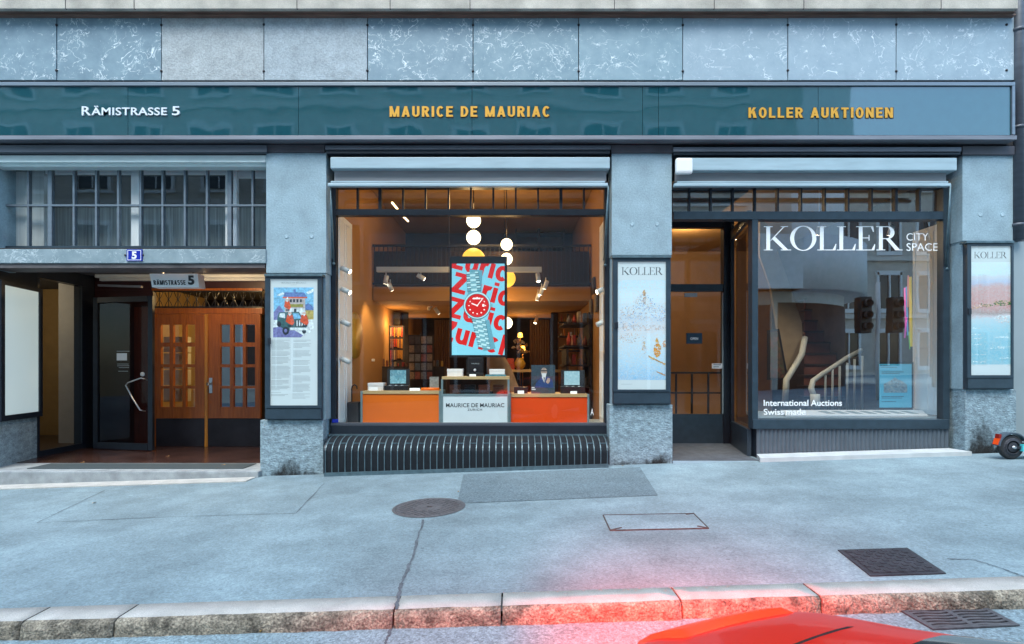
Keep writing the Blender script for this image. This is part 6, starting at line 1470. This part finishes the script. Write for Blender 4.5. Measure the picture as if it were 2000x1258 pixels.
# ------------------------------------------------------------------ e-scooter at the right
wc = on_ground(1973, 897, 0, 0); wr = .145
t = thing('electric_scooter', (wc.x, wc.y, gz(wc.x)), 'parked electric kick scooter with turquoise deck and black rear wheel', 'scooter')
def tilt(p): return Vector((p[0], p[1], p[2] + GS*(p[0]-wc.x)))
def wheel(cx):
    c = Vector((cx, wc.y, gz(cx) + wr)); mb = MB(); prof = []
    for k in range(13): a = math.pi*k/12; prof.append((wr - .030 + .030*math.sin(a), -.030*math.cos(a)*1.0))
    mb.lathe(prof, c, 'Y', 40); w = mb.build('wheel', 'rubber', t)
    mb = MB(); mb.lathe([(wr-.036, -.028), (wr-.04, -.032), (.06, -.036), (.03, -.042), (.0, -.042)], c, 'Y', 32); mb.lathe([(.085, -.0365), (.085, -.040), (.072, -.040), (.072, -.0365)], c, 'Y', 32); mb.build('rim', 'iron_dark', w)
    mb = MB(); mb.lathe([(.016, -.06), (.016, .06)], c, 'Y', 12); mb.build('axle', 'steel', w)
    return c
c = wheel(wc.x); c2 = wheel(wc.x + .92)
mb = MB(); n = 16
for i in range(n):
    a0, a1 = R(25 + 150*i/n), R(25 + 150*(i+1)/n)
    mb.prism([c + Vector((math.cos(a)*r_, -.045, math.sin(a)*r_)) for a, r_ in ((a0, wr+.012), (a1, wr+.012), (a1, wr+.026), (a0, wr+.026))], (0, .09, 0))
mb.build('fender', mat('grey_fender', (.06, .085, .11), .4), t)
mb = MB(); mb.prism([c + Vector(q) for q in ((-wr-.035, -.03, .03), (-wr+.0, -.03, .02), (-wr+.015, -.03, .10), (-wr-.015, -.03, .10))], (0, .06, 0)); mb.build('tail_light', 'amber_lens', t)
mb = MB(); mb.prism([c + Vector(q) for q in ((-wr-.012, -.025, .102), (-wr+.02, -.025, .102), (-wr+.02, -.025, .15), (-wr-.005, -.025, .15))], (0, .05, 0)); mb.build('reflector', mat('dark_red_reflector', (.25, .015, .01), .25), t)
mb = MB(); mb.prism([tilt(c + Vector(q)) for q in ((.075, -.075, -.045), (.075, -.075, .035), (.74, -.075, .005), (.80, -.075, .03), (.80, -.075, -.06), (.6, -.075, -.075))], (0, .15, 0)); dk = mb.build('deck', 'turquoise', t)
mb = MB(); mb.prism([tilt(c + Vector(q)) for q in ((.10, -.06, .036), (.72, -.06, .009), (.72, .06, .009), (.10, .06, .036))], (0, 0, .004)); mb.build('grip_tape', 'rubber', dk)
mb = MB(); mb.bar(c + Vector((.0, -.05, .0)), c + Vector((.12, -.05, .0)), .03, .012); mb.bar(c + Vector((.0, .05, .0)), c + Vector((.12, .05, .0)), .03, .012); mb.build('rear_fork', 'iron_dark', t)
top = c2 + Vector((-.14, 0, 1.0))
mb = MB(); mb.tube([c2 + Vector((-.02, 0, .17)), c2 + Vector((-.05, 0, .35)), top], .026, 14); mb.tube([tilt(c + Vector((.77, 0, -.01))), c2 + Vector((-.05, 0, .30))], .03, 12); mb.build('stem', 'turquoise', t)
mb = MB(); mb.tube([top + Vector((0, -.24, 0)), top + Vector((.02, 0, .02)), top + Vector((0, .24, 0))], .015, 10); mb.build('handlebar', 'black', t)
mb = MB()
for s in (-1, 1): mb.bar(c2 + Vector((0, s*.045, 0)), c2 + Vector((-.02, s*.03, .19)), .03, .012)
mb.build('front_fork', 'iron_dark', t)

# ------------------------------------------------------------------ fallen leaves
def leaf(px, py, s, m, lb, drop=0, z=None):
    p = on_ground(px, py, drop, .006) if z is None else P(px, py, z)
    mb = MB(); a = random.uniform(0, 6.28); pts = [(-1, 0), (-.5, .42), (.1, .5), (.6, .25), (1.1, 0), (.6, -.25), (.1, -.5), (-.5, -.42)]
    vs = [mb.bm.verts.new(p + Vector(((x*math.cos(a)-y*math.sin(a))*s, (x*math.sin(a)+y*math.cos(a))*s, abs(y)*s*.7 + .01*random.random()))) for x, y in pts]
    mid = [mb.bm.verts.new(p + Vector((x*math.cos(a)*s, x*math.sin(a)*s, .002))) for x in (-.4, .3)]
    for q in ((vs[0], vs[1], mid[0]), (vs[1], vs[2], mid[1], mid[0]), (vs[2], vs[3], vs[4], mid[1]), (vs[4], vs[5], vs[6], mid[1]), (vs[6], vs[7], mid[0], mid[1]), (vs[7], vs[0], mid[0])): mb.bm.faces.new(q)
    place(mb, 'fallen_leaf', m, lb, 'leaf', 'fallen leaves')
random.seed(4)
leaf(184, 984, .025, 'kerb', 'pale leaf lying on the pavement below the entrance step'); leaf(513, 1234, .022, 'leaf_y', 'yellow leaf on the road at the foot of the kerb', ROAD_DROP); leaf(86, 1248, .014, 'leaf', 'tiny brown leaf on the road at the far left', ROAD_DROP)
leaf(804, 1223, .013, 'leaf_y', 'tiny yellow leaf in the gutter near the kerb crack', ROAD_DROP); leaf(1170, 1213, .012, 'leaf_y', 'tiny yellow leaf in the gutter right of the middle', ROAD_DROP); leaf(895, 962, .018, 'leaf', 'brown leaf at the edge of the dark asphalt patch'); leaf(1216, 911, .014, 'leaf', 'small brown leaf at the foot of the middle pier')
def floor_leaf(px, py, s, lb):
    d = (CZ - .012)/((py-HY)/1000); p = Vector(((px-1000)/1000*d, d-D0, .008)); mb = MB()
    for k in range(5):
        a = k*1.26; mb.face([p, p+Vector((math.cos(a)*s, math.sin(a)*s, .006)), p+Vector((math.cos(a+.5)*s*.7, math.sin(a+.5)*s*.7, .01))])
    place(mb, 'fallen_leaf', 'leaf', lb, 'leaf', 'fallen leaves')
floor_leaf(161, 903, .03, 'brown leaf on the entrance step near the angled case'); floor_leaf(327, 891, .03, 'brown leaf on the tiled floor before the wooden doors'); floor_leaf(436, 908, .03, 'brown leaf on the entrance mat edge by the right door')

# ------------------------------------------------------------------ other side of the street (seen in the glass)
ob = thing('opposite_corner_house', (0, -16, 0), 'pale corner house across the street, seen only mirrored in the glass', 'building')
OY, OXL, OXR, OH = -15.5, -26.0, 12.2, 17.0
mb = MB(); mb.box(OXL, OXR, OY-8, OY, -1.5, OH); wo = mb.build('wall', 'opp_stone', ob)
mb = MB(); mb.lathe([(4.2, -1.5), (4.2, OH)], (OXR, OY-4.2, 0), 'Z', 40); mb.build('round_corner', 'opp_white', ob)
mb = MB(); mb.lathe([(4.9, 4.6), (5.1, 4.6), (5.1, 6.9), (4.9, 6.9)], (OXR, OY-4.2, 0), 'Z', 48); mb.box(OXL+20, OXR, OY, OY+.9, 4.6, 6.9); mb.build('balcony_band', 'opp_white', ob)
mb = MB(); mb.lathe([(4.9, 16.2), (5.2, 16.6), (5.2, 17.2), (4.6, 17.4)], (OXR, OY-4.2, 0), 'Z', 48); mb.box(OXL, OXR, OY, OY+.8, 16.4, 17.2); mb.build('roof_cornice', 'opp_trim', ob)
mb = MB()
for z in (4.2, 8.3, 12.2): mb.box(OXL, OXR-2, OY+.001, OY+.14, z, z+.28)
mb.build('string_course', 'opp_trim', ob)
for fl in range(4):
    for k in range(13):
        x = OXL + 1.6 + k*2.75; z = (.4, 5.1, 9.1, 13.0)[fl]; h = (3.0, 2.4, 2.3, 2.1)[fl]
        if fl == 1 and x > OXL+19: continue
        mb = MB(); mb.box(x, x+1.3, OY+.002, OY+.05, z, z+h); w_ = mb.build('window', 'opp_glass' if fl else 'opp_dark', ob)
        mb = MB()
        for (a, b, c_, d) in ((x-.14, x, z-.1, z+h+.2), (x+1.3, x+1.44, z-.1, z+h+.2), (x, x+1.3, z+h, z+h+.2), (x-.2, x+1.5, z-.22, z-.101)): mb.box(a, b, OY+.002, OY+.11, c_, d)
        mb.box(x+.62, x+.68, OY+.05, OY+.07, z, z+h); mb.build('frame', 'opp_white', w_)
mb = MB(); mb.box(OXL+19, OXR-1, OY+.052, OY+.10, -.5, 4.0); mb.build('shop_front', 'opp_dark', ob)
mb = MB(); mb.lathe([(4.23, -.8), (4.25, -.8), (4.25, 4.1), (4.23, 4.1)], (OXR, OY-4.2, 0), 'Z', 40); mb.build('shop_front', 'opp_dark', ob)
ob2 = thing('opposite_side_house', (24, -30, 0), 'beige house further along the opposite side, mirrored in the gallery window', 'building')
mb = MB(); mb.box(19, 40, -38, -29, -1, 14); mb.build('wall', 'opp_stone', ob2)
for fl in range(3):
    for k in range(7):
        x, z = 20 + k*2.8, 1.4 + fl*4; mb = MB(); mb.box(x, x+1.4, -28.998, -28.95, z, z+2.3); w_ = mb.build('window', 'opp_glass', ob2)
        mb = MB()
        for (a, b, c_, d) in ((x-.15, x+1.55, z-.3, z-.02), (x-.16, x-.01, z, z+2.5), (x+1.41, x+1.56, z, z+2.5), (x-.2, x+1.6, z+2.31, z+2.6), (x+.66, x+.74, z, z+2.3)): mb.box(a, b, -28.998, -28.85, c_, d)
        mb.build('frame', 'opp_white', w_)

# ------------------------------------------------------------------ the red car in the road beside the viewer, tail lamps lit
F_ = Vector((.5, -.866, 0)); S_ = Vector((.866, .5, 0)); HW = .70
R0 = Vector((.69, -4.93, 0)) - S_*HW
zr_ = gz(R0.x) - ROAD_DROP
def cp(u, v, z): return R0 + F_*u + S_*v + Vector((0, 0, zr_ + z))
car = thing('red_car', cp(1.8, 0, 0), 'red car with lit tail lamps in the road, cut off by the lower edge', 'car')
M['car_paint'] = mat('red_car_paint', (.66, .012, .004), .40, var=.03, scale=1, spec=.15); M['car_paint'].node_tree.nodes['Principled BSDF'].inputs['Coat Weight'].default_value = .2; M['car_paint'].node_tree.nodes['Principled BSDF'].inputs['Coat Roughness'].default_value = .05
M['car_glass'] = mat('dark_car_glass', (.01, .012, .014), .05)
st_u = [(0, .56, .30, .58, .44, .63), (.05, .64, .24, .68, .50, .72), (.22, .70, .20, .76, .54, .80), (.5, .70, .20, .78, .54, .88), (.95, .70, .20, .79, .52, 1.06), (1.4, .70, .20, .79, .52, 1.13), (2.0, .70, .20, .79, .52, 1.12), (2.5, .70, .20, .78, .52, .90), (2.9, .70, .20, .76, .52, .80), (3.4, .67, .22, .66, .5, .70), (3.56, .56, .30, .52, .44, .56)]
mb = MB(); rows_ = []
for (u, hw, zb, zbelt, rw, zt_) in st_u:
    half = [(hw*.88, zb), (hw, zb+.12), (hw, zbelt-.07), (hw*.95, zbelt), (rw, zt_-.03), (rw*.55, zt_)]
    ring = [(v, z) for v, z in half] + [(-v, z) for v, z in half[::-1]]
    rows_.append([mb.bm.verts.new(cp(u, v, z)) for v, z in ring])
for i in range(len(rows_)-1):
    for k in range(12):
        f = mb.bm.faces.new((rows_[i][k], rows_[i][(k+1) % 12], rows_[i+1][(k+1) % 12], rows_[i+1][k])); f.smooth = True
        if (k in (3, 7) and 3 <= i <= 6) or (k in (4, 5, 6) and i in (3, 6)): f.material_index = 1
mb.bm.faces.new(rows_[0]); mb.bm.faces.new(rows_[-1][::-1])
body = mb.build('body', ['car_paint', 'car_glass'], car); sub = body.modifiers.new('round', 'SUBSURF'); sub.levels = sub.render_levels = 2
for u in (.62, 2.85):
    for v in (-.64, .64):
        c_ = cp(u, v, .28); mb = MB(); a_ = c_ - S_*.09; b_ = c_ + S_*.09
        mb.tube([a_, a_ + S_*.02, b_ - S_*.02, b_], [.24, .28, .28, .24], 28); w_ = mb.build('wheel', 'rubber', car)
        mb = MB(); mb.tube([c_ - S_*.095, c_ + S_*.095], .17, 24); mb.build('rim', 'steel', w_)
M['tail_lens'] = emit_mat('lit_red_tail_lens', (1.0, .016, .002), .9)
from mathutils.bvhtree import BVHTree
dg_ = bpy.context.evaluated_depsgraph_get(); dg_.update(); ev_ = body.evaluated_get(dg_); bm_ = bmesh.new(); bm_.from_mesh(ev_.to_mesh()); bvh_ = BVHTree.FromBMesh(bm_)
def skin(u, z, v, A, off):        # the point of the body met by a ray turned about the car's cross axis
    a_ = R(A); c0 = cp(u, v, z) - ORG[car]; d_ = F_*math.cos(a_) + Vector((0, 0, math.sin(a_)))
    o_ = c0 + d_*1.5; hit = bvh_.ray_cast(o_, -d_)
    return (hit[0] if hit[0] is not None else c0) + d_*off + ORG[car]
def wrap(mb, v0, v1, A0, A1, off, n=14, m=6, u=.45, z=.42):
    g_ = [[mb.bm.verts.new(skin(u, z, v0 + (v1-v0)*i_/n, A0 + (A1-A0)*j_/m, off * (1 if 0 < j_ < m and 0 < i_ < n else -.6))) for j_ in range(m+1)] for i_ in range(n+1)]
    for i_ in range(n):
        for j_ in range(m): q_ = mb.bm.faces.new((g_[i_][j_], g_[i_+1][j_], g_[i_+1][j_+1], g_[i_][j_+1])); q_.smooth = True
    return mb
part_ = wrap(MB(), -.47, .47, 97.5, 98.6, .003, 24, 2).build('boot_seam', 'black', car)
for v in (-.40, .40):
    c_ = cp(.03, v, .62); tl = wrap(MB(), v - .20, v + .19, 124, 158, .012).build('tail_lamp', 'tail_lens', car)
    ld = bpy.data.lights.new('tail_light_glow', 'SPOT'); ld.energy = 210 if v > 0 else 45; ld.color = (1, .03, .008); ld.shadow_soft_size = .08; ld.spot_size = R(82); ld.spot_blend = .9
    o = bpy.data.objects.new('tail_light_glow', ld); COL.objects.link(o); o.parent = tl; o.location = c_ - F_*.13 + Vector((0, 0, .04)) - ORG[car]
    d_ = Vector((.42 if v > 0 else .1, .85, -.75)); o.rotation_euler = (-d_).to_track_quat('Z', 'Y').to_euler()
mb = MB(); mb.bar(cp(-.012, -.5, .34), cp(-.012, .5, .34), .10, .05); mb.build('bumper', 'rubber', car)
mb = MB()
for z in (.6, 4.7, 8.7, 13.5): mb.box(19, 40, -28.999, -28.7, z, z+.3)
mb.build('string_course', 'opp_trim', ob2)
tlt = thing('traffic_light', (11.3, -9, gz(11.3)), 'traffic light on a pale pole across the road, mirrored in the gallery window', 'traffic light')
mb = MB(); mb.tube([(11.3, -9, gz(11.3)-.1), (11.3, -9, 3.9)], .06, 12); mb.build('pole', 'opp_white', tlt)
for dx in (-.62, .34):
    mb = MB(); mb.box(11.3+dx, 11.3+dx+.34, -9.15, -8.85, 2.35, 3.45, bev=.03); hs = mb.build('signal_head', 'black', tlt)
    for k in range(3):
        mb = MB(); mb.lathe([(.12, 0), (.12, .14), (.10, .14), (.10, .02), (0, .02)], (11.3+dx+.17, -8.85, 2.56+k*.34), 'Y', 18); mb.build('visor', 'black', hs)
